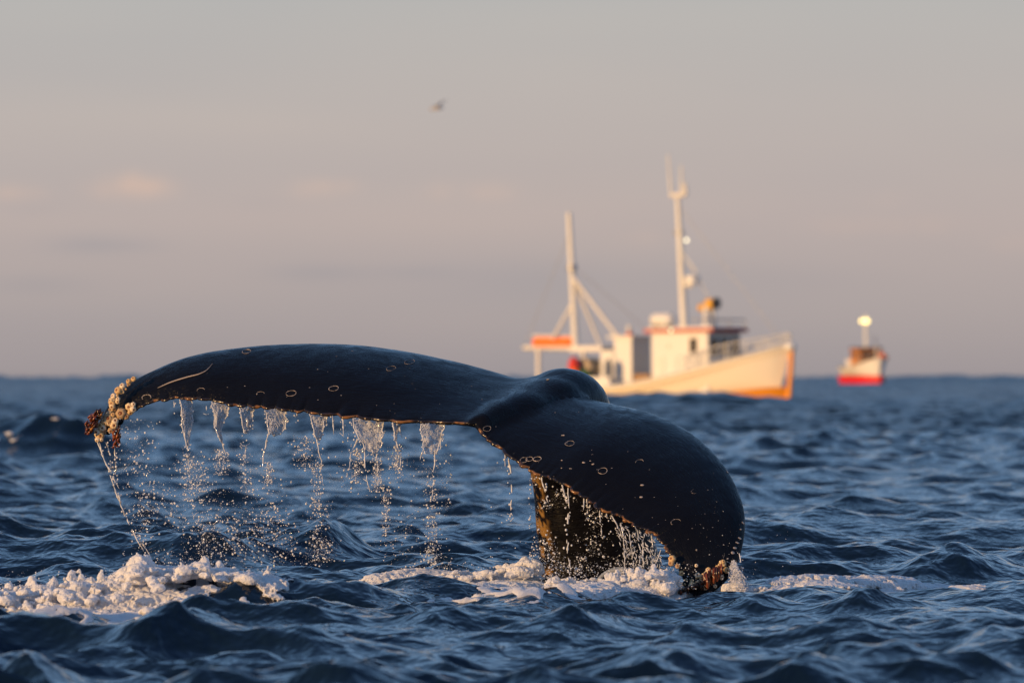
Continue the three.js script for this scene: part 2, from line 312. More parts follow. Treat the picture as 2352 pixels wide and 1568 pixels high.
{
  const NU = 560, NT = 64, NB = 30, ring = NT + NB, pos = [], uvs = [], idx = [], p = V(), a = V(), b = V(), n = V();
  for (let i = 0; i <= NU; i++) {
    const u = i / NU;
    for (let j = 0; j < ring; j++) {
      const top = j < NT, w = top ? j / NT : 1 - (j - NT) / NB, v = 0.5 - 0.5 * Math.cos(Math.PI * w);     // finer towards both edges
      midSurface(u, v, p);
      const e = 0.004; a.copy(midSurface(clamp(u + e), v, V())).sub(midSurface(clamp(u - e), v, V())); b.copy(midSurface(u, Math.min(1, v + .01), V())).sub(midSurface(u, Math.max(0, v - .01), V()));
      n.crossVectors(a, b).normalize(); if (n.y < 0) n.negate();
      let t = (tmax(u) * airfoil(v) + 0.018 * Math.sqrt(clamp(v / 0.02)) * (1 - v)) * 0.5;
      if (top) t += 0.0025 * fbm(u * 60, v * 9, 4, 3) * smooth(0, .1, v);
      pos.push(p.x + n.x * t * (top ? 1 : -1), p.y + n.y * t * (top ? 1 : -1), p.z + n.z * t * (top ? 1 : -1));
      uvs.push(u * 5.2, (top ? v : 2 - v) * 0.9);
    }
  }
  for (let i = 0; i < NU; i++) for (let j = 0; j < ring; j++) { const q = i * ring + j, r = i * ring + (j + 1) % ring; idx.push(q, q + ring, r, r, q + ring, r + ring); }
  for (const [i, f] of [[0, 0], [NU, 1]]) for (let j = 1; j < ring - 1; j++) { const q = i * ring; f ? idx.push(q, q + j, q + j + 1) : idx.push(q, q + j + 1, q + j); }
  const fl = new THREE.BufferGeometry();
  fl.setAttribute('position', new THREE.Float32BufferAttribute(pos, 3)); fl.setAttribute('uv', new THREE.Float32BufferAttribute(uvs, 2)); fl.setIndex(idx); fl.computeVertexNormals();
  // tail stock
  const NS = 220, NR = 110, sp = [], su = [], si = [], X = V(1, 0, 0);
  const frames = [];
  for (let i = 0; i <= NS; i++) {
    const t = i / NS, c = stockLine.getPoint(t), T = stockLine.getTangent(t), [ha, hb] = stockAB(t);
    const N = X.clone().addScaledVector(T, -X.dot(T)).normalize(); const B = V().crossVectors(T, N);
    frames.push({ c, T, N, B, ha, hb });
    for (let j = 0; j <= NR; j++) {
      const g = j / NR * 6.28319, co = Math.cos(g), sn = Math.sin(g), wob = 1 + 0.015 * fbm(co * 1.4, sn * 1.4, t * 9, 3);
      sp.push(c.x + (N.x * co * ha + B.x * sn * hb) * wob, c.y + (N.y * co * ha + B.y * sn * hb) * wob, c.z + (N.z * co * ha + B.z * sn * hb) * wob); su.push(g * 0.3, t * 2.6);
    }
  }
  for (let i = 0; i < NS; i++) for (let j = 0; j < NR; j++) { const q = i * (NR + 1) + j; si.push(q, q + 1, q + NR + 1, q + 1, q + NR + 2, q + NR + 1); }
  const sg = new THREE.BufferGeometry();
  sg.setAttribute('position', new THREE.Float32BufferAttribute(sp, 3)); sg.setAttribute('uv', new THREE.Float32BufferAttribute(su, 2)); sg.setIndex(si); sg.computeVertexNormals();
  // blend the two skins where they meet: push both out to the smooth union of their distances
  const fp = fl.attributes.position, fn = fl.attributes.normal, tp = sg.attributes.position, tn = sg.attributes.normal, cellOf = new Map(), CS = 0.07, key = (x, y, z) => `${Math.floor(x / CS)},${Math.floor(y / CS)},${Math.floor(z / CS)}`;
  for (let i = 0; i < fp.count; i += 1) { if (Math.abs(Math.floor(i / ring) / NU - .5) > .2) continue; const k = key(fp.getX(i), fp.getY(i), fp.getZ(i)); (cellOf.get(k) ?? cellOf.set(k, []).get(k)).push(i); }
  const flukeDist = (x, y, z) => {
    let best = 1e9, bi = -1; const ci = Math.floor(x / CS), cj = Math.floor(y / CS), ck = Math.floor(z / CS);
    for (let i = -2; i <= 2; i++) for (let j = -2; j <= 2; j++) for (let k = -2; k <= 2; k++) for (const q of cellOf.get(`${ci + i},${cj + j},${ck + k}`) ?? []) { const d = (fp.getX(q) - x) ** 2 + (fp.getY(q) - y) ** 2 + (fp.getZ(q) - z) ** 2; if (d < best) { best = d; bi = q; } }
    if (bi < 0) return 1; const s = (x - fp.getX(bi)) * fn.getX(bi) + (y - fp.getY(bi)) * fn.getY(bi) + (z - fp.getZ(bi)) * fn.getZ(bi);
    return s < 0 ? -Math.sqrt(best) : Math.sqrt(best);
  };
  const stockDist = (x, y, z) => {
    let best = 1e9;
    for (let i = 0; i <= NS; i += 4) { const f = frames[i], ex = x - f.c.x, ey = y - f.c.y, ez = z - f.c.z, s = ex * f.T.x + ey * f.T.y + ez * f.T.z, p1 = (ex * f.N.x + ey * f.N.y + ez * f.N.z) / f.ha, p2 = (ex * f.B.x + ey * f.B.y + ez * f.B.z) / f.hb, l = Math.hypot(p1, p2); const d = Math.hypot((l - 1) * Math.min(f.ha, f.hb) * (l > 1 ? 1.1 : 1), s * 0.9) * (l < 1 && Math.abs(s) < 0.05 ? -1 : 1); best = Math.min(best, d); }
    return best;
  };
  const KBat = (x, y) => lerp(.12, .04, smooth(.10, .30, x)), move = (pa, na, dist, near, out) => {
    for (let i = 0; i < pa.count; i++) {
      const x = pa.getX(i), y = pa.getY(i), z = pa.getZ(i); let t = 0;
      const kb = KBat(x, y), d0 = near(x, y, z, i) ? dist(x, y, z) : 1, soft = smooth(-.7 * kb, -.1 * kb, d0);
      if (d0 < kb && soft > 0) { const nx = na.getX(i), ny = na.getY(i), nz = na.getZ(i); for (let q = 0; q < 5; q++) { const d = dist(x + nx * t, y + ny * t, z + nz * t); const s = smin(t, d, kb); t -= s * 0.7; t = clamp(t, 0, kb * .4);  } }
      out[i * 3] = x + na.getX(i) * t; out[i * 3 + 1] = y + na.getY(i) * t; out[i * 3 + 2] = z + na.getZ(i) * t;
    }
  };
  const of = new Float32Array(fp.count * 3), os = new Float32Array(tp.count * 3);
  move(fp, fn, stockDist, (x, y, z, i) => Math.abs(Math.floor(i / ring) / NU - .5) < .17, of); move(tp, tn, flukeDist, (x, y, z, i) => Math.floor(i / (NR + 1)) > NS * 0.4, os);
  fl.setAttribute('position', new THREE.BufferAttribute(of, 3)); sg.setAttribute('position', new THREE.BufferAttribute(os, 3)); fl.computeVertexNormals(); sg.computeVertexNormals();
  const skinBump = noiseTile(1024, 7, 11, (a1, b1, c1, d1, s, t) => { const w = fbm(a1 * .6, b1 * .6 + c1, d1 * 6, 4); return 0.5 + 0.34 * w + 0.16 * Math.pow(Math.abs(fbm(a1 * .35 + c1, b1 * .35, d1 * 10, 3)), .6); });
  const skinRough = noiseTile(512, 4, 31, (a1, b1, c1, d1) => clamp(0.52 + 0.55 * fbm(a1, b1 + c1, d1, 5), .22, .9));
  const skin = new THREE.MeshPhysicalMaterial({ name: 'wet whale skin', color: rgb(1, 1, 1), roughness: 0.48, roughnessMap: skinRough, specularIntensity: 0.26, vertexColors: true, bumpMap: skinBump, bumpScale: 0.0035 });
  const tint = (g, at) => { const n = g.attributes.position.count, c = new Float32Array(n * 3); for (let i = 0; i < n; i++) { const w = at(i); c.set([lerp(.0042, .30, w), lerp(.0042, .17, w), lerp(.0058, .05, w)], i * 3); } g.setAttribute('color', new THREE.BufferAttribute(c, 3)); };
  tint(fl, () => 0);
  tint(sg, (i) => { const r = Math.floor(i / (NR + 1)), a = (i % (NR + 1)) / NR * 6.28319, x = tp.getX(i), y = tp.getY(i), side = (x - frames[r].c.x) / frames[r].ha; return .7 * smooth(-.70, -.84, side) * smooth(.08, .16, fbm(x * 22, y * 15, tp.getZ(i) * 22, 4) - .02) * smooth(-.5, -.1, Math.sin(a) * 0 + noise3(x * 3, y * 3.4, 6) + .35); });   // sun glints painted gold into the skin colour, in patches along one edge
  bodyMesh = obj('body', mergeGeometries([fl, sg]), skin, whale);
}
whale.updateMatrixWorld(true); camera.updateMatrixWorld(true);
// points on the skin, found along sight lines so that marks sit where they are in the photograph
const ray = new THREE.Raycaster();
bodyMesh.geometry.computeBoundingSphere();
function onSkin(px, py, fallback = 0) {
  const far = P(px, py, -10); ray.set(camera.position, far.sub(camera.position).normalize());
  const h = ray.intersectObject(bodyMesh, false)[0];
  return h ? { p: h.point, n: h.face.normal.clone().multiplyScalar(h.face.normal.dot(ray.ray.direction) > 0 ? -1 : 1), hit: true } : { p: P(px, py, fallback), n: V(-.3, .2, 1).normalize(), hit: false };
}
// brown rim of the worn trailing edge, golden sun glints painted into its colour
{
  const rimMat = new THREE.MeshPhysicalMaterial({ name: 'trailing edge rim', color: rgb(1, 1, 1), vertexColors: true, roughness: 0.2 });
  const knob = (u0, u1, steps, base) => {
    const pts = [], rad = [];
    for (let i = 0; i <= steps; i++) { const u = lerp(u0, u1, i / steps), p = midSurface(u, 0.006, V()); p.y += 0.005; p.z += .003; pts.push(p); const a = u * 44 + 1.2 * noise3(u * 23, 1, 4), f = a - Math.floor(a); rad.push(base * (0.15 + 0.9 * Math.sqrt(Math.max(0, Math.sin(f * Math.PI))) + 0.45 * noise3(u * 190, 3, 1))); }
    const g = tube(pts, rad.map((r) => Math.max(.0015, r)), 7), n = g.attributes.position.count, c = new Float32Array(n * 3); for (let i = 0; i < n; i++) { const u = lerp(u0, u1, Math.floor(i / 8) / steps), w = smooth(-.1, .45, fbm(u * 120, 4, 7, 3)); c.set([lerp(.014, .19, w), lerp(.008, .085, w), lerp(.005, .020, w)], i * 3); } g.setAttribute('color', new THREE.BufferAttribute(c, 3)); return g;
  };
  obj('trailing_edge_rim', knob(.075, .50, 640, .0088), rimMat, whale);
  obj('trailing_edge_rim', knob(.515, .95, 520, .0095), rimMat, whale);
}
// pale ring scars and scratches
{
  const scarMat = std(.33, .28, .25, .6);
  const ringScar = (px, py, w, h, from = 0, to = 1, thick = 1, turn = -.15) => {
    const s = [], n = 30; for (let i = 0; i <= n; i++) { const a = (from + (to - from) * i / n) * 6.28319, q = 1 + .08 * noise3(px + Math.cos(a), py + Math.sin(a), 2), x = Math.cos(a) * w / 2 * q, y = Math.sin(a) * h / 2 * q, k = onSkin(px + x * Math.cos(turn) - y * Math.sin(turn), py + x * Math.sin(turn) + y * Math.cos(turn)); if (k.hit) s.push(k.p.addScaledVector(k.n, .001)); }
    if (s.length > 3) obj('ring_scar', tube(s, s.map((_, i) => Math.max(.0004, (.0014 + .0011 * noise3(i * .7, px, 1)) * thick)), 5), scarMat, whale);
  };
  for (const a of [[566, 807, 19, 9], [941, 831, 24, 10, 0, 1, .6], [898, 846, 22, 10, 0, 1, .6], [669, 903, 24, 13], [767, 892, 22, 11], [598, 904, 18, 9, .45, 1.02, .8], [1119, 984, 18, 12, 0, 1, .8], [1309, 1018, 21, 11], [1384, 1081, 21, 14], [1469, 1061, 19, 12, .5, 1, .9], [1552, 1199, 22, 15, .4, 1, 1], [1203, 1056, 16, 11, 0, 1, 1.2], [1216, 1054, 15, 10, 0, 1, 1.2], [1234, 1054, 18, 10, 0, 1, 1.6], [1676, 1080, 14, 12, .3, .8, 1], [337, 913, 20, 14, .45, 1.05, 1.4], [1596, 1128, 18, 10, .2, .7, .5], [461, 896, 17, 9, .5, 1, .9]]) ringScar(...a);
  const line = (list, r) => { const c = new THREE.CatmullRomCurve3(list.map(([x, y]) => V(x, y, 0))), s = []; for (let i = 0; i <= 40; i++) { const q = c.getPoint(i / 40), k = onSkin(q.x, q.y); if (k.hit) s.push(k.p.addScaledVector(k.n, .001)); } if (s.length > 3) obj('scratch_scar', tube(s, s.map((_, i) => r * (.25 + .85 * Math.sin(Math.PI * Math.pow(i / s.length, .6)))), 5), scarMat, whale); };
  line([[362, 891], [392, 878], [430, 866], [460, 858], [476, 849], [488, 835]], .0042);
  const r = rng(9), spots = [];
  for (const [x, y, s] of [[1474, 1114, 5], [1472, 1141, 5], [1354, 1059, 3], [1342, 1062, 4], [1363, 1066, 4], [1290, 1057, 3], [1294, 1000, 3], [1258, 872, 3], [1700, 1236, 4], [1690, 1258, 6], [1682, 1268, 5], [1673, 1283, 5], [1694, 1246, 4], [1706, 1200, 3], [1702, 1216, 4], [1660, 1290, 4], [1290, 1075, 3], [1311, 1076, 3], [700, 950, 2], [660, 912, 2], [1600, 1263, 2]]) {
    const k = onSkin(x, y); if (k.hit) for (let i = 0; i < 3; i++) { const g = blob(V(0, 0, 0), .0018 * s * (.5 + r()), 1, .55, .3); g.lookAt(k.n); g.translate(k.p.x + (r() - .5) * .012, k.p.y + (r() - .5) * .008, k.p.z); spots.push(g); }
  }
  obj('pale_scuff_marks', spots, scarMat, whale).userData.kind = 'stuff';
  const flecks = []; for (let i = 0; i < 150; i++) { const k = onSkin(lerp(420, 1640, r()), lerp(800, 1240, r())); if (k.hit) { const g = blob(V(0, 0, 0), .0016 + .0022 * r() * r(), 1.6, .6, .4); g.lookAt(k.n); g.translate(k.p.x, k.p.y, k.p.z); flecks.push(g); } }
  obj('pale_flecks', flecks, std(.28, .26, .27, .5), whale).userData.kind = 'stuff';
}
// acorn barnacles and brown stalked barnacles at the two tips
{
  const shellMats = [std(.60, .45, .26, .62), std(.66, .54, .38, .6), std(.50, .33, .15, .65), std(.36, .24, .13, .7)], holeMat = std(.16, .045, .012, .4), brown = [std(.040, .010, .003, .22), std(.12, .025, .004, .22), std(.24, .06, .008, .25)], tanMat = std(.34, .13, .02, .35);
  const shells = [0, 1, 2].map((s) => {
    const g = new THREE.LatheGeometry([[.98, 0], [1.04, .22], [1, .5], [.86, .78], [.62, .96], [.42, 1.02], [.34, .96], [.3, .7]].map(([x, y]) => new THREE.Vector2(x, y)), 24), p = g.attributes.position, q = V();
    for (let i = 0; i < p.count; i++) { q.fromBufferAttribute(p, i); const a = Math.atan2(q.z, q.x), k = 1 + .07 * Math.cos(a * 6 + s) + .03 * Math.cos(a * 11 + s * 2) + .05 * noise3(Math.cos(a) * 2 + s * 9, q.y * 3, Math.sin(a) * 2); p.setXYZ(i, q.x * k, q.y, q.z * k); }
    g.computeVertexNormals(); return g;
  });
  const hole = new THREE.SphereGeometry(.36, 10, 6).scale(1, .5, 1).translate(0, .84, 0);
  const r = rng(12), UPV = V(0, 1, 0);
  const barnacle = (px, py, size, dx, dy, z) => {   // size across in layout units
    const k = onSkin(px, py, z), s = size * .002636 / 2 * 1.2 * (.75 + .45 * r()), n = V(dx, dy, .9).normalize(), c = k.p.clone();
    c.z = k.hit ? Math.max(c.z, z) : z; const at = P(px, py, c.z).addScaledVector(n, -s * .62);
    const m = obj('barnacle', shells[Math.floor(r() * 3)], shellMats[Math.floor(r() * 3.5)], whale); m.position.copy(at); m.quaternion.setFromUnitVectors(UPV, n); m.rotateY(r() * 6); m.scale.set(s, s * (.85 + .3 * r()), s);
    obj('opening', hole, holeMat, m);
  };
  const Z = (x, y) => [280 + x * .21684, 1380 + y * .21684].map((q) => q * .6125);   // from the enlarged view of the left tip
  for (const [x, y, d, dx, dy] of [[1012, 178, 95, -.4, .7], [925, 222, 105, -.6, .6], [820, 300, 120, -.5, .7], [735, 382, 110, -.7, .3], [655, 480, 95, -.8, .2], [615, 555, 90, -.8, 0], [640, 615, 110, -.4, 0], [645, 668, 90, -.2, -.3], [800, 410, 70, .2, .3], [745, 530, 85, -.2, .3], [740, 580, 70, .1, .1], [935, 670, 130, -.1, -.1], [1018, 625, 95, .3, .2], [1015, 715, 115, .5, -.2], [965, 775, 80, .3, -.6], [800, 785, 140, -.15, .1], [893, 832, 125, .1, 0], [700, 905, 120, .2, .3], [575, 865, 130, -.1, .1], [505, 910, 90, -.3, .2], [520, 960, 90, -.2, 0], [590, 950, 95, .1, 0], [680, 990, 120, .15, 0], [480, 1035, 110, -.1, -.05], [425, 1060, 90, -.3, 0], [625, 1085, 110, .1, -.4], [375, 1110, 95, -.4, 0], [385, 1165, 95, -.3, -.1], [445, 1170, 110, .1, 0], [390, 1245, 100, -.3, -.5], [465, 1240, 70, .2, -.5], [540, 930, 70, -.1, .2], [640, 860, 70, .1, .4], [660, 800, 60, 0, .3], [600, 760, 70, -.2, .3], [440, 990, 70, -.4, .2]]) { const [px, py] = Z(x, y); barnacle(px, py, d * .1328, dx, dy, -.42); }
  for (let i = 0; i < 46; i++) { const t = r(), [px, py] = Z(lerp(690, 400, t) + 130 * (r() - .5), lerp(700, 1220, t) + 110 * (r() - .5)); barnacle(px, py, 4 + 6 * r(), r() - .6, r() - .5, -.45); }
  for (let i = 0; i < 22; i++) { const t = r(), [px, py] = Z(lerp(1000, 600, t) + 60 * (r() - .5), lerp(190, 640, t) + 50 * (r() - .5)); barnacle(px, py, 3 + 4 * r(), r() - .6, r() - .3, -.5); }
  const F = (x, y) => [2450 + x * .21259, 2000 + y * .21259].map((q) => q * .6125);  // right tip
  for (const [x, y, d, dx, dy] of [[320, 440, 95, -.5, .3], [310, 520, 90, -.5, 0], [270, 720, 140, -.1, .2], [430, 570, 80, 0, .2], [500, 700, 80, .4, 0], [300, 790, 80, -.2, -.3], [1240, 530, 90, .2, .4], [1300, 640, 85, .5, .1], [1205, 770, 80, .5, 0], [900, 790, 110, -.2, .1], [840, 800, 70, -.3, .2], [940, 700, 80, -.2, .4], [580, 815, 60, 0, .4], [920, 960, 90, .2, -.2], [460, 1010, 70, -.2, .1], [760, 560, 50, 0, .2], [780, 730, 70, -.2, .4], [520, 980, 60, .1, .2], [1060, 850, 70, .3, .1], [1090, 930, 60, .2, 0]]) { const [px, py] = F(x, y); barnacle(px, py, d * .1302, dx, dy, 1.27); }
  for (let i = 0; i < 26; i++) { const t = r(), [px, py] = F(lerp(1250, 560, t) + 120 * (r() - .5), lerp(520, 960, t) + 120 * (r() - .5)); barnacle(px, py, 4 + 5 * r(), r() - .5, r() - .4, 1.28); }
  const stalk = (px, py, tx, ty, size, z, m) => {
    const a = P(px, py, z), b = P(tx, ty, z + .02 * (r() - .3)), mid = a.clone().lerp(b, .5); mid.x += .006 * (r() - .5); mid.z += .01; const s = size * .002636;
    const line = new THREE.CatmullRomCurve3([a, mid, b]).getPoints(8);
    obj('stalked_barnacle', tube(line, line.map((_, i) => s * [.42, .48, .52, .56, .66, .8, .85, .7, .3][i]), 8), m, whale);
  };
  for (let i = 0; i < 85; i++) { const t = r(), d = r(), [ax, ay] = Z(lerp(520, 330, t) - 190 * d + 50 * (r() - .5), lerp(690, 1090, t) + 60 * d * (1 - t) + 40 * (r() - .5)), l = 8 + 9 * r(), a = 2.25 + .5 * (r() - .5); if (ax < 196) continue; stalk(ax, ay, Math.max(196, ax + Math.cos(a) * l), ay + Math.sin(a) * l, 3.5, -.46 + .09 * r(), d < .25 && r() < .3 ? tanMat : brown[r() < .72 ? 0 : 1]); }
  for (let i = 0; i < 36; i++) { const t = r(), [ax, ay] = Z(lerp(800, 680, r()), lerp(990, 1300, t)), l = 9 + 7 * r(), a = 1.85 + .4 * (r() - .5); stalk(ax, ay, ax + Math.cos(a) * l, ay + Math.sin(a) * l, 3.4, -.45 + .06 * r(), brown[t < .25 ? 0 : r() < .5 ? 1 : 2]); }
  for (let i = 0; i < 40; i++) { const t = r(), [ax, ay] = F(lerp(1200, 880, t) + 50 * (r() - .5), lerp(540, 720, t) + 60 * (r() - .5)), [bx, by] = F(lerp(1160, 930, t) + 70 * (r() - .5), lerp(840, 1000, t) - 120 * r()); stalk(ax, ay, bx, by, 3.8, 1.30 + .05 * r(), [brown[0], brown[0], brown[1], brown[1], brown[2], tanMat][Math.floor(r() * 5.4)]); }
  for (let i = 0; i < 34; i++) { const t = r(), [ax, ay] = F(lerp(950, 430, t), lerp(900, 1000, t) - 120 * r() * (1 - t)), [bx, by] = [ax + 6 * (r() - .6), ay + 5 + 8 * r()]; stalk(ax, ay, bx, by, 3.6, 1.3 + .05 * r(), r() < .7 ? std(.035, .014, .006, .35) : brown[1]); }
}

// ================================================================ FALLING WATER
const rw = rng(501);
const gauss = () => rw() + rw() + rw() - 1.5;
function strand(px, py, z, length, wander, r0, geos, lean = 0) {       // a beaded thread of water breaking into drops
  const steps = Math.max(6, Math.round(length / 5)); let x = px, pts = [], rad = [], sway = gauss() * .6;
  const flush = () => { if (pts.length > 2) { rad[0] *= .45; rad[rad.length - 1] *= .3; rad[rad.length >> 1] *= 1.35; geos.push(tube(new THREE.CatmullRomCurve3(pts).getPoints(pts.length * 3), Array.from({ length: pts.length * 3 + 1 }, (_, i) => { const f = i / (pts.length * 3) * (rad.length - 1), a = Math.floor(f); return lerp(rad[a], rad[Math.min(rad.length - 1, a + 1)], f - a); }), 6)); } pts = []; rad = []; };
  for (let i = 0; i <= steps; i++) {
    const t = i / steps; sway = sway * .75 + gauss() * wander; x += sway + lean * length / steps;
    const p = P(x, py + t * length, z + .03 * noise3(t * 4, px, 1)), r = r0 * (1 - .55 * t) * (.55 + .75 * rw());
    if (t > .25 && rw() < .34 * t) flush(); else { pts.push(p); rad.push(r); }
    if (rw() < .4) geos.push(blob(P(x + gauss() * 9, py + t * length + gauss() * 5, z + gauss() * .03), r0 * (.5 + .8 * rw()), 1, 1.15, 1));
    if (rw() < .10) { const q = P(x + (rw() < .5 ? -1 : 1) * (4 + 6 * rw()), py + t * length - 2 - 7 * rw(), z), m = p.clone().lerp(q, .5); geos.push(tube([p, m, q], [r0 * .4, r0 * .22, r0 * .4], 5)); }
  }
  flush();
}
function sheet(label, outline, z, streams) {                           // outline: [py offset, left px, right px] down the sheet
  const g = thing('water_sheet', label, 'sheet of water', V(0, 0, 0), 'sheets of water falling from the left fluke');
  const c = outline.map((o) => o), L = c[c.length - 1][0], at = (t) => { let i = 0; while (i < c.length - 2 && c[i + 1][0] < t * L) i++; const u = clamp((t * L - c[i][0]) / (c[i + 1][0] - c[i][0])); return [lerp(c[i][1], c[i + 1][1], u), lerp(c[i][2], c[i + 1][2], u)]; };
  const y0 = c[0][3], wob = c[0][1] * .37;
  const S = (s, t) => { const [l, r] = at(t), e = .06 * noise3(t * 7, wob, s > .5 ? 3 : 9); return P(lerp(l, r, s) + (r - l) * e * (s - .5) * 2, y0(lerp(c[0][1], c[0][2], s)) + t * L, z + .022 * fbm(s * 3 + wob, t * 3.5, 2, 3) + .02 * Math.cos(s * 3)); };
  const nu = 34, nv = 34, pos = [], uv = [], idx = [];
  for (let j = 0; j <= nv; j++) for (let i = 0; i <= nu; i++) { const p = S(i / nu, j / nv); pos.push(p.x, p.y, p.z + .006 * fbm(i * .5 + wob, j * .5, 7, 2)); uv.push(i / nu, j / nv); }
  for (let j = 0; j < nv; j++) for (let i = 0; i < nu; i++) { const a = j * (nu + 1) + i; if (j / nv > .7 + .3 * noise3(i * .22, wob, 5)) continue; idx.push(a, a + nu + 1, a + 1, a + 1, a + nu + 1, a + nu + 2); }
  const film = new THREE.BufferGeometry(); film.setAttribute('position', new THREE.Float32BufferAttribute(pos, 3)); film.setAttribute('uv', new THREE.Float32BufferAttribute(uv, 2)); film.setIndex(idx); film.computeVertexNormals();
  obj('film', film, filmMat, g);
  const geos = [], [l0, r0] = at(0), n = Math.round((r0 - l0) * L * .095);
  for (let i = 0; i < n; i++) {                                        // crinkled ridges
    let s = rw(), t = rw() * .97, a = rw() * 6.28; const pts = []; for (let k = 0; k < 5; k++) { const [l, r] = at(clamp(t)); pts.push(S(clamp(s), clamp(t))); s += Math.cos(a) * 2.6 / Math.max(4, r - l); t += Math.sin(a) * 2.6 / L; a += gauss() * .9; }
    geos.push(tube(pts, [.0007, .0014, .0018, .0014, .0007].map((x) => x * (.7 + .7 * rw())), 4));
  }
  for (const e of [0, 1]) { const pts = [], rad = []; for (let k = 0; k <= 26; k++) { pts.push(S(e, k / 26)); rad.push(.0022 + .0022 * rw()); } geos.push(tube(pts, rad, 5)); }
  const last = c[c.length - 1]; { const pts = [], rad = []; for (let k = 0; k <= 10; k++) { pts.push(S(k / 10, 1 - .05 * rw())); rad.push(.002 + .002 * rw()); } geos.push(tube(pts, rad, 5)); }
  for (let k = 0; k < 16; k++) { const e = rw() < .5 ? 0 : 1; geos.push(blob(S(e + (e ? 1 : -1) * .12 * rw(), rw()), .003 + .004 * rw())); }
  obj('ripples', geos, dropMat, g);
  const sg = []; for (const [x, dy, len, lean] of streams) strand(x, y0(x) + dy, z, len, 1.15, .0045, sg, lean ?? 0);
  if (sg.length) obj('trickle', sg, dropMat, g);
}
const edgeY = (px) => { let best = 1e9, y = 950; for (let i = 0; i <= 240; i++) { const q = .05 + .47 * i / 240, p = edgeTab[i]; const d = Math.abs(p[0] - px); if (d < best) { best = d; y = p[1]; } } return y + 1; };
const toPx = (p) => { const q = p.clone().project(camera); return [1176 + q.x * 1176, 784 - q.y * 1176 * 682 / 1024]; };
camera.updateProjectionMatrix(); camera.updateMatrixWorld(true);
const edgeTab = []; for (let i = 0; i <= 240; i++) { const u = .05 + .47 * i / 240; edgeTab.push(toPx(midSurface(u, 0, V()))); }
const O = (...rows) => { rows[0].push(edgeY); return rows; };
sheet('narrow tapering water sheet nearest the barnacled tip of the left fluke', O([0, 414, 440], [18, 417, 441], [34, 418, 442], [60, 418, 440], [85, 424, 436], [105, 428, 432]), -.30, [[430, 92, 70, .05], [424, 70, 40, -.2]]);
sheet('crooked water sheet bending right into a thread, second along the left fluke', O([0, 486, 526], [18, 490, 524], [32, 492, 514], [55, 492, 508], [75, 500, 510], [90, 506, 512]), -.24, [[508, 80, 62, .25]]);
sheet('small forked water sheet between two larger ones under the left fluke', O([0, 552, 584], [20, 554, 580], [36, 556, 578], [48, 559, 576], [56, 561, 566]), -.17, [[563, 44, 60, -.12], [566, 90, 40, -.3], [574, 40, 12, 0]]);
sheet('wide water sheet with slanting lower rim dripping in one long thread', O([0, 611, 656], [20, 612, 657], [36, 615, 654], [50, 618, 645], [56, 620, 630]), -.08, [[618, 52, 130, -.06]]);
sheet('water sheet narrowing to a pointed foot in the middle of the left fluke', O([0, 710, 754], [18, 716, 748], [34, 721, 741], [46, 721, 739], [56, 726, 734]), .03, [[727, 50, 120, .02], [742, 4, 30, .15]]);
sheet('largest water sheet with glittering crumpled folds under the left fluke', O([0, 811, 880], [22, 815, 879], [42, 820, 878], [58, 834, 876], [72, 838, 864]), .13, [[820, 48, 90, -.12], [838, 66, 100, .12], [868, 62, 90, -.05], [852, 66, 24, .1]]);
sheet('slim water sheet running into one thread between two wide sheets', O([0, 903, 922], [12, 905, 916], [26, 906, 911], [40, 906, 910]), .20, [[907, 30, 90, .1], [918, 8, 26, .05]]);
sheet('squarish water sheet closest to the notch between the flukes', O([0, 968, 1020], [30, 971, 1014], [58, 972, 1006], [70, 978, 1002]), .29, [[1000, 60, 140, -.05], [975, 62, 22, -.5], [1012, 20, 55, -.1]]);
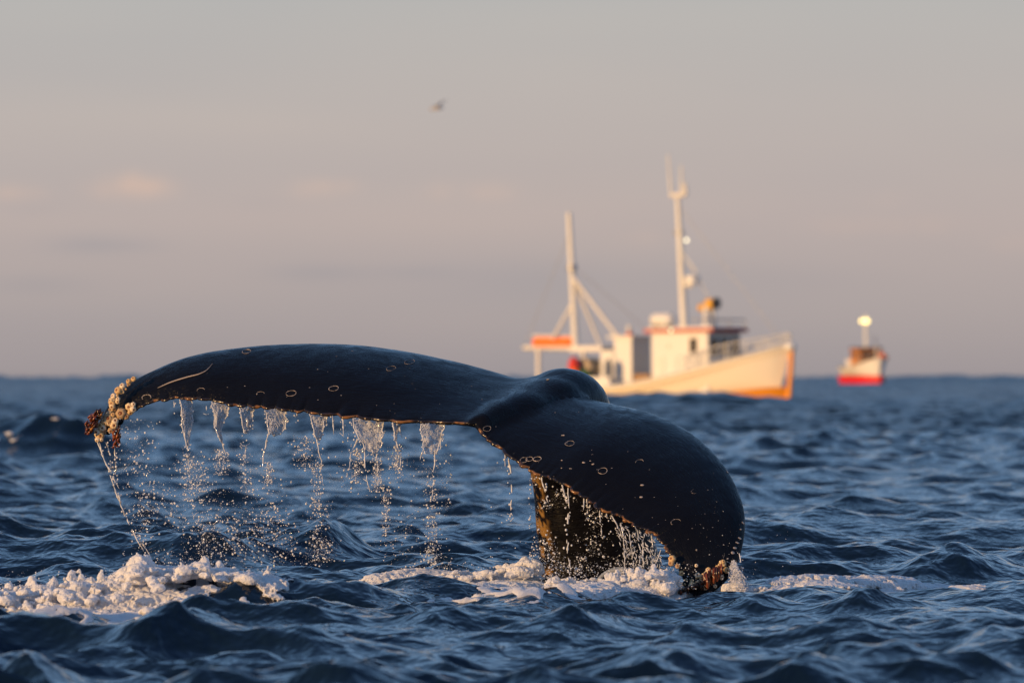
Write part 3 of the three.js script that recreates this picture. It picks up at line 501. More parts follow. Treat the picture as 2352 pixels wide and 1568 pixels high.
{
  const one = (label, list) => { const geos = []; for (const a of list) strand(...a, geos); const m = obj('water_thread', geos, dropMat); if (a0) m.userData.group = a0; tag(m, label, 'thread of water'); };
  let a0 = 'threads of water falling from the tail';
  const strandL = (x, y, z, l, w, r, g, lean) => strand(x, y, z, l, w, r, g, lean);
  const th = (label, list) => { const geos = []; for (const [x, y, z, l, w, r, lean] of list) strandL(x, y, z, l, w, r, geos, lean); tag(obj('water_thread', geos, dropMat), label, 'thread of water', a0); };
  th('long slanting stream pouring from the barnacled tip down to the foam', [[220, 1012, -.46, 110, .9, .0058, .36], [226, 1016, -.45, 90, 1.2, .0042, .42], [240, 1016, -.46, 70, .9, .0048, .3], [250, 1090, -.46, 60, 1.3, .005, .38], [262, 1125, -.46, 60, 1.4, .0048, .42], [272, 1135, -.45, 50, 1.4, .005, .3], [290, 1190, -.44, 40, 1.5, .0048, .4], [300, 1215, -.44, 60, 1.5, .0048, .45], [318, 1240, -.44, 36, 1.4, .0042, .4]]);
  th('short broken thread under the orange brown barnacle bunch', [[264, 1030, -.45, 40, .5, .006, 0], [268, 1075, -.45, 40, 1.2, .0045, .1]]);
  th('thin drip left of the first narrow water sheet', [[399, 921, -.33, 24, .3, .004, .2]]);
  th('thin drip between the two leftmost water sheets', [[472, 918, -.27, 34, .3, .005, .06]]);
  th('faint drip halfway between the slanting rim sheet and the pointed sheet', [[682, 944, -.03, 26, .3, .004, .05]]);
  th('pair of thin drips right of the pointed water sheet', [[764, 954, .07, 44, .3, .0048, .02], [788, 956, .09, 50, .4, .0048, -.05]]);
  th('drip of beads beside the notch, falling left of the tail stock', [[1160, 1042, .5, 30, .4, .0035, .08], [1168, 1052, .5, 150, .7, .006, .06]]);
  th('forked trickle running down in front of the dark tail stock', [[1243, 1095, .72, 70, 1.1, .0055, .28], [1288, 1110, .8, 80, .9, .006, .2], [1304, 1112, .82, 60, .8, .005, .05], [1306, 1178, .8, 70, 1.2, .006, .02], [1306, 1245, .8, 90, 1.3, .0055, .12]]);
  th('short trickles beneath the scallops of the right fluke', [[1341, 1135, .9, 36, .5, .005, .0], [1348, 1140, .9, 40, .5, .005, .1], [1378, 1170, .96, 60, .5, .004, 0], [1392, 1175, .98, 50, .6, .005, .05]]);
  th('ragged fan of streams pouring off the right fluke into the splash', [[1402, 1182, 1.0, 60, .8, .0042, .4], [1425, 1200, 1.04, 90, .9, .0046, .1], [1432, 1235, 1.04, 85, .9, .0046, .1], [1446, 1225, 1.06, 100, .9, .0042, .14], [1462, 1215, 1.08, 110, .8, .0042, .18], [1478, 1245, 1.1, 90, .8, .0042, .05], [1495, 1228, 1.12, 80, .8, .0046, .05], [1508, 1260, 1.14, 80, .8, .0042, -.15], [1470, 1280, 1.1, 60, .8, .0042, -.1], [1520, 1262, 1.16, 70, .8, .0046, -.3], [1440, 1300, 1.06, 40, .8, .0042, -.2]]);
  th('fan of fine streams spraying off the outer side of the right fluke tip', Array.from({ length: 22 }, (_, i) => [1680 + 10 * rw(), 1292 + 14 * rw(), 1.2 + .1 * rw(), 50 + 24 * rw(), .5, .0034, lerp(-.3, .75, i / 21)]));
  th('thin arcing spurt at the outer edge of the right fluke tip', [[1697, 1270, 1.2, 60, .4, .005, .25], [1712, 1325, 1.2, 40, .5, .005, .15]]);
}
{
  // film of water between the streams on the right fluke
  const g = thing('water_veil', 'glassy torn veil of water hanging below the trailing edge of the right fluke', 'sheet of water');
  const veil = (list, z) => { const pos = [], idx = [], uv = [], n = 26, m = list.length - 1; for (let j = 0; j <= n; j++) { const f = j / n * m, i = Math.min(m - 1, Math.floor(f)), u = f - i, l = lerp(list[i][1], list[i + 1][1], u), r = lerp(list[i][2], list[i + 1][2], u), y = lerp(list[i][0], list[i + 1][0], u), y2 = lerp(list[i][3], list[i + 1][3], u); for (let k = 0; k <= n; k++) { const s = k / n, p = P(lerp(l, r, s) + 2.5 * noise3(j * .5, k * .5, z), lerp(y, y2, s), z + .02 * fbm(k * .13, j * .13, z * 5, 3)); pos.push(p.x, p.y, p.z); uv.push(s, j / n); if (j < n && k < n && fbm(k * .22, j * .16, z * 9, 3) > -.05) { const a = j * (n + 1) + k; idx.push(a, a + n + 1, a + 1, a + 1, a + n + 1, a + n + 2); } } } const q = new THREE.BufferGeometry(); q.setAttribute('position', new THREE.Float32BufferAttribute(pos, 3)); q.setAttribute('uv', new THREE.Float32BufferAttribute(uv, 2)); q.setIndex(idx); q.computeVertexNormals(); return q; };
  obj('film', veil([[1218, 1458, 1498, 1218], [1240, 1464, 1530, 1250], [1280, 1470, 1535, 1285], [1335, 1455, 1520, 1340]], 1.14), veilMat, g);
  const geos = []; for (let i = 0; i < 170; i++) { const t = rw(), s = rw(), x0 = lerp(lerp(1405, 1450, t), lerp(1500, 1532, t), s), y0 = lerp(lerp(1190, 1222, s), 1335, t); let x = x0, y = y0, a = 1.2 + gauss() * .9; const pts = []; for (let k = 0; k < 5; k++) { pts.push(P(x, y, 1.08 + .08 * s + .03 * noise3(x * .1, y * .1, 3))); x += Math.cos(a) * 2.6; y += Math.sin(a) * 2.6; a += gauss() * .7; } geos.push(tube(pts, [.0008, .0017, .0022, .0016, .0008].map((q) => q * (.6 + .9 * rw())), 4)); }
  obj('ripples', geos, dropMat, g);
}
function drops(label, count, place) {
  const m = shade(new THREE.InstancedMesh(new THREE.IcosahedronGeometry(1, 2), dropMat, count)); m.name = numbered('water_drops');
  const q = new THREE.Matrix4(), rot = new THREE.Quaternion(), e = new THREE.Euler();
  for (let i = 0; i < count; i++) { const [p, r] = place(i); e.set(rw() * 3, rw() * 3, rw() * 3); rot.setFromEuler(e); q.compose(p, rot, V(r * (.7 + .5 * rw()), r * (.8 + .9 * rw() * rw()), r)); m.setMatrixAt(i, q); }
  scene.add(m); tag(m, label, 'water drops', null, 'stuff'); return m;
}
const dropR = (a = 1) => a * (.0010 + .0062 * Math.pow(rw(), 6));
const cols = [[430, 1020, 1150, 10], [455, 1060, 1130, 22], [510, 1030, 1090, 14], [565, 1040, 1130, 18], [618, 1060, 1110, 8], [630, 1100, 1250, 34], [727, 1060, 1170, 12], [735, 1150, 1270, 24], [820, 1030, 1110, 12], [866, 1050, 1130, 10], [885, 1120, 1230, 9], [912, 1020, 1080, 8], [990, 1080, 1300, 12], [995, 1180, 1300, 16], [700, 1000, 1080, 26], [470, 1180, 1280, 20], [740, 1240, 1290, 30], [560, 1150, 1290, 40], [330, 1130, 1260, 26], [310, 960, 1120, 40]];
drops('cloud of fine water drops falling below the whole left fluke', 10500, () => {
  for (;;) {
    let x, y; const t = rw();
    if (t < .36) { const c = cols[Math.floor(rw() * cols.length)]; x = c[0] + gauss() * c[3] * 1.2; y = lerp(c[1], c[2], rw()); }
    else { x = lerp(240, 1040, Math.pow(rw(), 1.15)); y = lerp(945, 1305, Math.pow(rw(), .8)); const dens = smooth(-.25, .35, fbm(x * .011, y * .013, 5, 3)) * smooth(0, 70, x - 235 - (y - 1000) * .26) * smooth(930, 1090, y); if (rw() > dens) continue; }
    return [P(x, y, -.5 + .9 * rw()), dropR(.95)];
  }
});
drops('bright spatter of water drops in front of the dark tail stock', 1700, () => {
  for (;;) { const x = lerp(1215, 1480, rw()), y = lerp(1090, 1330, rw()), top = 1080 + (x - 1215) * .55; if (y < top + 6 || rw() > smooth(-.30, .3, fbm(x * .03, y * .02, 8, 3)) * (x > 1390 ? .5 : 1)) continue; return [P(x, y, .2 + .6 * rw()), dropR(.95)]; }
});
drops('sparse water drops in the air left of the tail stock', 90, () => [P(lerp(1100, 1232, rw()), lerp(1040, 1330, rw()), .2 + .4 * rw()), dropR(.7)]);
drops('sparse water drops flying around the right fluke tip', 300, () => { const a = rw(); return [a < .2 ? P(lerp(1590, 1700, rw()), lerp(1150, 1320, rw()), 1.33) : P(lerp(1660, 1840, Math.pow(rw(), 1.8)), lerp(1210, 1370, Math.pow(rw(), .6)), (.9 + .6 * rw())), dropR(.5)]; });

// ================================================================ FOAM AND SPLASHES
function carpet(balls, rf, n, x0, x1, z0, z1, thr, r, seed) {          // low froth floating on the waves
  for (let i = 0; i < n; i++) { const z = lerp(z0, z1, rf()), px = lerp(x0, x1, rf()), x = (px - 1176) * K * (DIST - z), m = fbm(x * 2.3 + seed, seed, z * 1.5, 3) - thr; if (m < 0) continue; const q = r * (.35 + .9 * rf()) * (.5 + smooth(0, .3, m)); balls.push([V(x, seaY(x, z) - q * .1, z), q * 1.35, 1.6, .38, 1.6]); }
}
function foamMass(name, label, balls, cell, rough, fine, grain = foamMat) {   // balls: [Vector3, radius, sx, sy, sz]
  const lo = V(1e9, 1e9, 1e9), hi = V(-1e9, -1e9, -1e9);
  for (const [p, r, sx = 1, sy = 1, sz = 1] of balls) { lo.min(V(p.x - r * sx - .06, p.y - r * sy - .06, p.z - r * sz - .06)); hi.max(V(p.x + r * sx + .06, p.y + r * sy + .06, p.z + r * sz + .06)); }
  const nx = Math.ceil((hi.x - lo.x) / cell) + 1, ny = Math.ceil((hi.y - lo.y) / cell) + 1, nz = Math.ceil((hi.z - lo.z) / cell) + 1, f = new Float32Array(nx * ny * nz).fill(.2);
  for (const [p, r, sx = 1, sy = 1, sz = 1] of balls) {
    const m = .085, i0 = Math.max(0, Math.floor((p.x - r * sx - m - lo.x) / cell)), i1 = Math.min(nx - 1, Math.ceil((p.x + r * sx + m - lo.x) / cell)), j0 = Math.max(0, Math.floor((p.y - r * sy - m - lo.y) / cell)), j1 = Math.min(ny - 1, Math.ceil((p.y + r * sy + m - lo.y) / cell)), k0 = Math.max(0, Math.floor((p.z - r * sz - m - lo.z) / cell)), k1 = Math.min(nz - 1, Math.ceil((p.z + r * sz + m - lo.z) / cell));
    for (let k = k0; k <= k1; k++) for (let j = j0; j <= j1; j++) for (let i = i0; i <= i1; i++) { const o = (k * ny + j) * nx + i, d = (Math.hypot((lo.x + i * cell - p.x) / sx, (lo.y + j * cell - p.y) / sy, (lo.z + k * cell - p.z) / sz) - r) * Math.min(sx, sy, sz, 1); f[o] = smin(f[o], d, .022); }
  }
  for (let k = 0; k < nz; k++) for (let j = 0; j < ny; j++) for (let i = 0; i < nx; i++) { const o = (k * ny + j) * nx + i; if (f[o] < .07 && f[o] > -.07) { const x = lo.x + i * cell, y = lo.y + j * cell, z = lo.z + k * cell; f[o] += rough * fbm(x * 12, y * 12, z * 12, 2) + fine * (.6 * fbm(x * 34, y * 34, z * 34, 2) + .6 * Math.abs(noise3(x * 80, y * 80, z * 80))); } }
  const m = obj(name, netsFromGrid(f, nx, ny, nz, lo, cell), grain); return tag(m, label, 'foam', null, 'stuff');
}
const profile = (tab, x) => { let i = 0; while (i < tab.length - 2 && tab[i + 1][0] < x) i++; return lerp(tab[i][1], tab[i + 1][1], clamp((x - tab[i][0]) / (tab[i + 1][0] - tab[i][0]))); };
{
  const rf = rng(88), balls = [], crest = [[-60, 1352], [0, 1350], [40, 1356], [75, 1340], [110, 1348], [165, 1330], [205, 1336], [240, 1334], [270, 1326], [300, 1290], [322, 1281], [350, 1296], [385, 1306], [430, 1298], [462, 1290], [490, 1302], [525, 1308], [570, 1314], [625, 1316]];
  for (let i = 0; i < 760; i++) { const px = lerp(-50, 600, rf()), top = profile(crest, px), z = 3.0 + .5 * (rf() - .5), y = top + 8 + Math.pow(rf(), 1.3) * (px > 380 ? 22 : 44), r = .010 + .024 * rf() * rf() + (i % 6 ? 0 : .012); balls.push([P(px, y, z + .3 * (y - top) / 50), r, 1.25, .85, 1.2]); }
  for (const [x, y, r] of [[310, 1292, .035], [328, 1290, .035], [345, 1300, .035], [318, 1300, .045], [300, 1302, .03], [455, 1300, .03], [468, 1296, .024], [440, 1304, .03]]) balls.push([P(x, y, 3.0), r, 1, 1, .8]);
  for (const [x, y, h] of [[72, 1345, 18], [125, 1342, 16], [165, 1336, 24], [188, 1340, 20], [232, 1336, 20], [208, 1340, 14], [470, 1296, 14], [504, 1306, 14], [20, 1354, 10], [338, 1288, 8]]) for (let k = 0; k < 7; k++) balls.push([P(x + 3 * k / 7 * (rf() - .3), y - h * k / 6, 3.0), lerp(.022, .0075, k / 6), 1, 1, 1]);
  carpet(balls, rf, 1500, -40, 640, 2.7, 4.5, .10, .017, 3); carpet(balls, rf, 500, 320, 600, 3.0, 3.9, .06, .014, 13); carpet(balls, rf, 300, -40, 380, 2.7, 3.5, -.4, .03, 5);
  for (const [x, y] of [[181, 1310], [233, 1308]]) balls.push([P(x, y, 3.0), .013]);
  for (let q = 0; q < 22; q++) { const x = lerp(-30, 620, rf()), y = profile(crest, x) + 8, dx = 14 * (rf() - .5), h = 10 + 14 * rf(); for (let k = 0; k < 6; k++) balls.push([P(x + dx * k / 5, y - h * k / 5, 3.0 + .2 * (rf() - .5)), lerp(.015, .005, k / 5)]); }
  foamMass('sea_foam', 'pink lit foam crest splashing up on the left below the fluke tip', balls, .0062, .013, .017);
}
{
  const rf = rng(90), balls = [];
  for (const [x0, x1, yt, yb, n, rm] of [[1195, 1232, 1282, 1318, 26, .036], [1140, 1200, 1300, 1322, 26, .026], [1040, 1150, 1313, 1330, 70, .020], [880, 1050, 1316, 1334, 80, .017]]) for (let i = 0; i < n; i++) { const px = lerp(x0, x1, rf()), z = .2 + .4 * rf(); balls.push([P(px, lerp(yt, yb, Math.pow(rf(), .8)), z), rm * (.35 + .7 * rf()), 1.5, .8, 1.2]); }
  for (const [x, y, h] of [[1160, 1312, 16], [1178, 1312, 14], [930, 1324, 16], [1205, 1290, 6]]) for (let k = 0; k < 6; k++) balls.push([P(x + 2 * k / 6, y - h * k / 5, .4), lerp(.022, .007, k / 5)]);
  carpet(balls, rf, 1100, 820, 1240, .2, 1.7, -.06, .020, 9);
  foamMass('sea_foam', 'low band of pale foam just left of the tail stock', balls, .0065, .012, .014);
}
{
  const rf = rng(91), balls = [];
  for (const [x0, x1, yt, yb, n, rm, z0, z1] of [[1385, 1545, 1322, 1362, 90, .030, 1.1, 1.6], [1490, 1560, 1305, 1350, 30, .024, 1.25, 1.5], [1250, 1400, 1326, 1350, 60, .020, .7, 1.2], [1430, 1500, 1312, 1340, 22, .024, 1.1, 1.4]]) for (let i = 0; i < n; i++) balls.push([P(lerp(x0, x1, rf()), lerp(yt, yb, Math.pow(rf(), .7)), lerp(z0, z1, rf())), rm * (.4 + .8 * rf()), 1.3, .8, 1]);
  for (const [x, y, dx, h] of [[1540, 1330, 16, 14], [1552, 1330, 20, 8], [1500, 1318, 4, 22], [1470, 1325, -6, 18], [1400, 1335, -10, 14], [1448, 1320, 0, 16], [1525, 1325, 8, 22], [1418, 1330, 0, 20]]) for (let k = 0; k < 6; k++) balls.push([P(x + dx * k / 5, y - h * k / 5, 1.35), lerp(.018, .006, k / 5)]);
  carpet(balls, rf, 700, 1220, 1620, .9, 2.1, -.12, .024, 21);
  for (let q = 0; q < 16; q++) { const x = lerp(1400, 1550, rf()), y = lerp(1326, 1346, rf()), dx = 26 * (rf() - .45), h = 8 + 22 * rf(), z = 1.2 + .3 * rf(); for (let k = 0; k < 6; k++) balls.push([P(x + dx * k / 5, y - h * k / 5, z), lerp(.014, .0048, k / 5)]); }
  foamMass('sea_foam', 'white churning splash where the right fluke dips into the sea', balls, .0068, .022, .017);
}
{
  const rf = rng(92), balls = [];
  for (let i = 0; i < 60; i++) { const t = .55 + .45 * rf(), px = 1692 + 30 * (rf() - .5) * (1 + t); balls.push([P(px, lerp(1300, 1376, t), 1.2 + .15 * rf()), .007 + .010 * rf(), 1, 1.2, .8]); }
  for (let i = 0; i < 26; i++) balls.push([P(lerp(1715, 1768, rf()), lerp(1350, 1374, rf()), 1.1 + .2 * rf()), .012 + .016 * rf(), 1.3, .8, 1]);
  foamMass('sea_foam', 'sparkling curtain of spray right of the brown barnacled tip', balls, .007, .020, .018);
}
{
  const rf = rng(93), balls = [], c = (px, d, h, z) => { const q = P(px, 900, z); return V(q.x, h, z); };
  for (let i = 0; i < 16; i++) { const px = lerp(108, 195, rf()), z = -53 + .5 * (rf() - .5), q = P(px, 985, z); balls.push([V(q.x, seaY(q.x, z) + .03 - .10 * rf(), z), .02 + .03 * rf(), 1.9, .8, 1]); }
  for (let i = 0; i < 8; i++) { const px = lerp(-20, 60, rf()), z = -52.4 + .5 * (rf() - .5), q = P(px, 985, z); balls.push([V(q.x, seaY(q.x, z) - .04 * rf(), z), .02 + .03 * rf(), 1.9, .8, 1]); }
  foamMass('breaking_wave_foam', 'pink blurred foam on a breaking wave far off at the left edge', balls, .028, .03, .02);
}
{
  const rf = rng(94), balls = []; carpet(balls, rf, 1500, 1780, 2240, -.1, 1.7, .10, .019, 31);
  foamMass('sea_foam', 'grey white froth on the swell well to the right of the tail', balls, .0085, .018, .014);
}
// thin foam lying on the water: lacy, lumpy sheets that follow the waves
function foamPatch(label, x0, x1, z0, z1, thr, seed, lift = .012) {
  const sx = .0085, sz = .024, nx = Math.round((x1 - x0) / sx), nz = Math.round((z1 - z0) / sz), pos = [], uv = [], keep = [], idx = [], cx = 9, hgt = new Float32Array((Math.ceil(nx / 3) + 2) * (nz + 1));
  const hn = Math.ceil(nx / 3) + 2;
  for (let k = 0; k <= nz; k++) for (let i = 0; i < hn; i++) hgt[k * hn + i] = seaY(x0 + i * 3 * (x1 - x0) / nx, lerp(z0, z1, k / nz));
  for (let k = 0; k <= nz; k++) for (let i = 0; i <= nx; i++) {
    const x = lerp(x0, x1, i / nx), z = lerp(z0, z1, k / nz), e = Math.min(i / nx, 1 - i / nx, k / nz, 1 - k / nz), big = fbm(x * 2.3 + seed, seed, z * 1.3, 3) - thr - .55 * smooth(.25, 0, e);
    const lace = .09 - Math.abs(noise3(x * 9 + seed + 1.5 * noise3(x * 5, 2, z * 4), 3, z * 5)) * .55 + .12 * noise3(x * 26, seed, z * 15);   // threads and holes
    const m = Math.min(big + .05, big * .4 + lace), f = i / 3, a = Math.floor(f), y = lerp(hgt[k * hn + a], hgt[k * hn + a + 1], f - a);
    pos.push(x, y + lift * smooth(0, .2, m) * (.6 + .9 * fbm(x * 24, 1, z * 16, 2)) + lerp(.004, -.03, smooth(.02, -.10, m)), z); uv.push(x, z); keep.push(m);
  }
  for (let k = 0; k < nz; k++) for (let i = 0; i < nx; i++) { const a = k * (nx + 1) + i, b = a + nx + 1; if (Math.max(keep[a], keep[b], keep[a + 1], keep[b + 1]) > -.11) idx.push(a, b, a + 1, a + 1, b, b + 1); }
  const g = new THREE.BufferGeometry(); g.setAttribute('position', new THREE.Float32BufferAttribute(pos, 3)); g.setAttribute('uv', new THREE.Float32BufferAttribute(uv, 2)); g.setIndex(idx); g.computeVertexNormals();
  tag(obj('foam_patch', g, foamMat), label, 'foam', null, 'stuff');
}
foamPatch('mottled foam spread over the wave in front of the left foam crest', -3.3, -1.3, 2.0, 4.8, -.30, 3, .010);
foamPatch('thin broken foam streaks on the water between crest and tail stock', -1.3, .6, .2, 3.4, .0, 7, .015);
foamPatch('grey foam swirl on the water right of the fluke tip', 1.2, 3.1, -.2, 2.3, .2, 11, .03);
foamPatch('foamy water pushed up around the foot of the tail stock', -.1, 1.6, .2, 2.8, .06, 15, .02);
const mist = (label, n, at) => drops(label, n, () => { const p = at(); return [p, .0008 + .0034 * Math.pow(rw(), 3)]; });
mist('fine spray thrown up over the left foam crest', 1500, () => { const px = lerp(-30, 640, rw()), top = px < 280 ? 1342 : px < 520 ? 1296 : 1312; return P(px, top + 26 * rw() - 44 * Math.pow(rw(), 4), 2.9 + .4 * rw()); });
mist('fine spray over the splash at the foot of the tail', 1700, () => { const px = lerp(1230, 1600, rw()); return P(px, 1352 - 60 * Math.pow(rw(), 2.2), 1.0 + .6 * rw()); });
mist('fine spray around the outer side of the right fluke tip', 3200, () => { const t = Math.pow(rw(), .7); return P(1684 + 16 * t + 24 * gauss() * (.2 + t), lerp(1285, 1372, t), 1.1 + .4 * rw()); });
mist('fine spray over the foam left of the tail stock', 700, () => { const px = lerp(880, 1236, Math.pow(rw(), .7)); return P(px, lerp(1324, 1310, (px - 880) / 350) + 14 * rw() - 34 * Math.pow(rw(), 4), .2 + .5 * rw()); });
{ // pale arch of water at the foot of the tail stock
  const pts = [], rad = []; for (let i = 0; i <= 24; i++) { const t = i / 24; pts.push(P(1372 + 118 * t, 1334 - 26 * Math.sin(Math.PI * Math.pow(t, .8)), .9 + .2 * t)); rad.push(.010 + .009 * Math.sin(Math.PI * t)); }
  tag(obj('water_arch', tube(pts, rad, 10), std(.17, .19, .22, .25)), 'smooth pale arch of water at the foot of the tail stock', 'splash');
}

// ================================================================ FISHING BOATS
const white = std(.64, .62, .57, .45), cream = std(.66, .62, .55, .5), redTrim = std(.38, .045, .03, .5), orangeBoot = std(.74, .27, .015, .45), orangeCover = std(.85, .17, .02, .6), darkGlass = new THREE.MeshPhysicalMaterial({ color: rgb(.012, .014, .016), roughness: .08 }), steel = std(.30, .30, .31, .4, { metalness: .5 }), yellow = std(.70, .36, .03, .5), deckMat = std(.30, .17, .07, .7), navy = std(.04, .06, .11, .6), redCloth = std(.55, .03, .02, .7), green = std(.03, .09, .03, .7), rope = std(.42, .33, .22, .8), black = std(.02, .02, .022, .5);
function hullGeo(L, B, sheer, keel, y0frac, y1frac, push = 0) {      // a strip of hull from height fraction y0 to y1 between keel line and sheer line
  const n = 44, m = 8, pos = [], uv = [], idx = [];
  const plan = (t) => B / 2 * (t < .06 ? .86 + .14 * smooth(0, .06, t) : t < .55 ? 1 : Math.pow(Math.max(0, 1 - Math.pow((t - .55) / .45, 2.1)), .8));
  for (const s of [1, -1]) for (let j = 0; j <= m; j++) for (let i = 0; i <= n; i++) {
    const t = i / n, f = lerp(y0frac, y1frac, j / m), y = lerp(keel(t), sheer(t), f), flare = .62 + .38 * Math.pow(clamp(f), .6), rake = (t > .8 ? (t - .8) * 5 : 0) * (f - .5) * .7;
    pos.push((t - .5) * L + rake, y, s * (plan(t) * flare + push)); uv.push(t, f);
  }
  const w = n + 1; for (let k = 0; k < 2; k++) for (let j = 0; j < m; j++) for (let i = 0; i < n; i++) { const a = k * w * (m + 1) + j * w + i; k ? idx.push(a, a + w, a + 1, a + 1, a + w, a + w + 1) : idx.push(a, a + 1, a + w, a + 1, a + w + 1, a + w); }
  for (let j = 0; j < m; j++) { const a = j * w, b = w * (m + 1) + j * w; idx.push(a, a + w, b, b, a + w, b + w); }   // transom
  const g = new THREE.BufferGeometry(); g.setAttribute('position', new THREE.Float32BufferAttribute(pos, 3)); g.setAttribute('uv', new THREE.Float32BufferAttribute(uv, 2)); g.setIndex(idx); g.computeVertexNormals(); return g;
}
function deckGeo(L, B, yOf) {
  const n = 30, pos = [], idx = [], uv = [], plan = (t) => B / 2 * .97 * (t < .06 ? .86 + .14 * smooth(0, .06, t) : t < .55 ? 1 : Math.pow(Math.max(0, 1 - Math.pow((t - .55) / .45, 2.1)), .8));
  for (let i = 0; i <= n; i++) { const t = i / n * .97; for (const s of [-1, 1]) { pos.push((t - .5) * L, yOf(t), s * plan(t)); uv.push(t, s); } if (i < n) { const a = i * 2; idx.push(a, a + 1, a + 2, a + 1, a + 3, a + 2); } }
  const g = new THREE.BufferGeometry(); g.setAttribute('position', new THREE.Float32BufferAttribute(pos, 3)); g.setAttribute('uv', new THREE.Float32BufferAttribute(uv, 2)); g.setIndex(idx); g.computeVertexNormals(); return g;
}
function lamp(parent, name, p, r, color, glow, strength) {
  const m = obj(name, new THREE.SphereGeometry(r, 14, 10).translate(p.x, p.y, p.z), new THREE.MeshStandardMaterial({ color: rgb(.8, .8, .7), emissive: color, emissiveIntensity: glow }), parent); m.castShadow = false;
  const l = new THREE.PointLight(color, strength, 0, 2); l.position.copy(p); l.shadow.radius = r / .02; l.castShadow = true; parent.add(l);
}
{
  const dB = 330, zB = DIST - dB, S = dB * K, PHI = 35 * Math.PI / 180, cf = Math.cos(PHI), sf = Math.sin(PHI), pxc = 1530, base = P(pxc, 900, zB);
  const boat = thing('fishing_boat', 'white wooden fishing boat with two masts and red wheelhouse trim, larger of the two', 'boat', V(base.x, -.05, zB));
  boat.rotation.y = -PHI; boat.rotation.z = 0.012;
  const X = (px, lz) => ((px - pxc) * S + lz * sf) / cf, Y = (py) => (918 - py) * S, Q = (px, py, lz) => V(X(px, lz), Y(py), lz);
  const stern = X(1235, 0), bow = X(1797, 0), L = bow - stern, mid = (bow + stern) / 2, B = 5.0;
  const sheer = (t) => .82 + .25 * smooth(.3, 0, t) + 2.35 * Math.pow(clamp((t - .36) / .64), 1.5), keel = (t) => -.9;
  const hx = (g) => g.translate(mid, 0, 0), split = (t) => lerp(.02, .52, smooth(.50, 1, t));
  obj('hull', hx(hullGeo(L, B, sheer, (t) => -.25 + 1.0 * Math.pow(smooth(.5, 1, t), 1.0), 0, 1)), std(.84, .74, .57, .4), boat);
  obj('boot_top', hx(hullGeo(L, B, (t) => -.25 + 1.0 * Math.pow(smooth(.5, 1, t), 1.0), keel, .1, 1, 0)), orangeBoot, boat);
  obj('rubbing_strake', hx(hullGeo(L, B, (t) => sheer(t) - .26, (t) => sheer(t) - .42, 0, 1, .06)), cream, boat);
  obj('gunwale', [1, -1].map((s) => { const pts = []; for (let i = 0; i <= 40; i++) { const t = i / 40, w = B / 2 * (t < .06 ? .86 + .14 * smooth(0, .06, t) : t < .55 ? 1 : Math.pow(Math.max(0, 1 - Math.pow((t - .55) / .45, 2.1)), .8)); pts.push(V((t - .5) * L + mid + (t > .8 ? (t - .8) * 1.75 : 0), sheer(t) + .04, s * w)); } return tube(pts, .09, 6); }), white, boat);
  obj('stem_post', tube([V(bow + .1, -.6, 0), V(bow + .22, .6, 0), V(bow + .36, 2.0, 0), V(bow + .42, 3.0, 0)], [.16, .16, .15, .15], 8), orangeBoot, boat);
  obj('bow_cap', new THREE.SphereGeometry(.42, 14, 10).scale(1, .75, .8).translate(bow + .25, 3.05, 0), white, boat);
  obj('deck', hx(deckGeo(L, B, (t) => sheer(t) - .45)), deckMat, boat);
  // wheelhouse
  const w = 1.75, xa = X(1497, w), xf = X(1622, w), roofY = Y(762), floorY = .5;
  obj('wheelhouse', box(xf - xa, roofY - floorY, 2 * w, (xa + xf) / 2, (roofY + floorY) / 2, 0), white, boat);
  const roof = obj('wheelhouse_roof', box(xf - xa + .9, .22, 2 * w + .35, (xa + xf) / 2, roofY + .11, 0), redTrim, boat);
  obj('roof_top', box(xf - xa + .6, .1, 2 * w, (xa + xf) / 2, roofY + .27, 0), cream, boat);
  const win = (cx, cy, ww, hh, n) => { const f = obj('window', n ? box(.06, hh + .12, ww + .12, cx, cy, n) : box(ww + .12, hh + .12, .06, cx, cy, w + .015), std(.45, .38, .3, .5), boat); obj('pane', n ? box(.03, hh, ww, cx + .04, cy, n) : box(ww, hh, .03, cx, cy, w + .05), darkGlass, f); };
  win(X(1590, w), Y(793), .42, .85); win(X(1535, w), Y(793), .02, .02);
  for (const zz of [1.15, .01, -1.15]) win(xf + .01, Y(795), .8, .95, zz);
  obj('door', box(.7, 1.7, .05, X(1513, w), floorY + .95 + .3, w + .02), cream, boat);
  obj('life_raft_canister', new THREE.CapsuleGeometry(.42, .85, 6, 14).rotateZ(Math.PI / 2).translate(X(1524, .6), roofY + .78, .6), white, boat);
  obj('raft_cradle', [box(.08, .4, .8, X(1510, .6), roofY + .45, .6), box(.08, .4, .8, X(1538, .6), roofY + .45, .6)], steel, boat);
  // main mast on the wheelhouse
  const mz = 0, mastTop = Q(1561, 452, mz), mastFoot = Q(1573, 752, mz);
  const mast = obj('mast', bar(mastFoot, mastTop, .24, .15, 12), white, boat);
  obj('crosstree', bar(Q(1545, 446, mz), Q(1578, 446, mz), .14, .14, 6), cream, boat);
  obj('crosstree', bar(Q(1552, 532, mz), Q(1572, 532, mz), .13, .13, 6), steel, boat);
  obj('antenna', bar(Q(1546, 446, mz), Q(1540, 352, mz), .085, .05, 6), white, boat);
  obj('antenna', bar(Q(1570, 446, mz), Q(1570, 378, mz), .085, .05, 6), white, boat);
  obj('antenna', bar(Q(1579, 446, mz), Q(1577, 420, mz), .14, .1, 6), cream, boat);
  obj('radar_dome', new THREE.CylinderGeometry(.42, .46, .5, 18).translate(X(1592, mz), Y(642), mz), white, boat);
  obj('radar_bracket', [bar(Q(1568, 652, mz), Q(1592, 656, mz), .09), bar(Q(1568, 575, mz), Q(1600, 622, mz), .045)], white, boat);
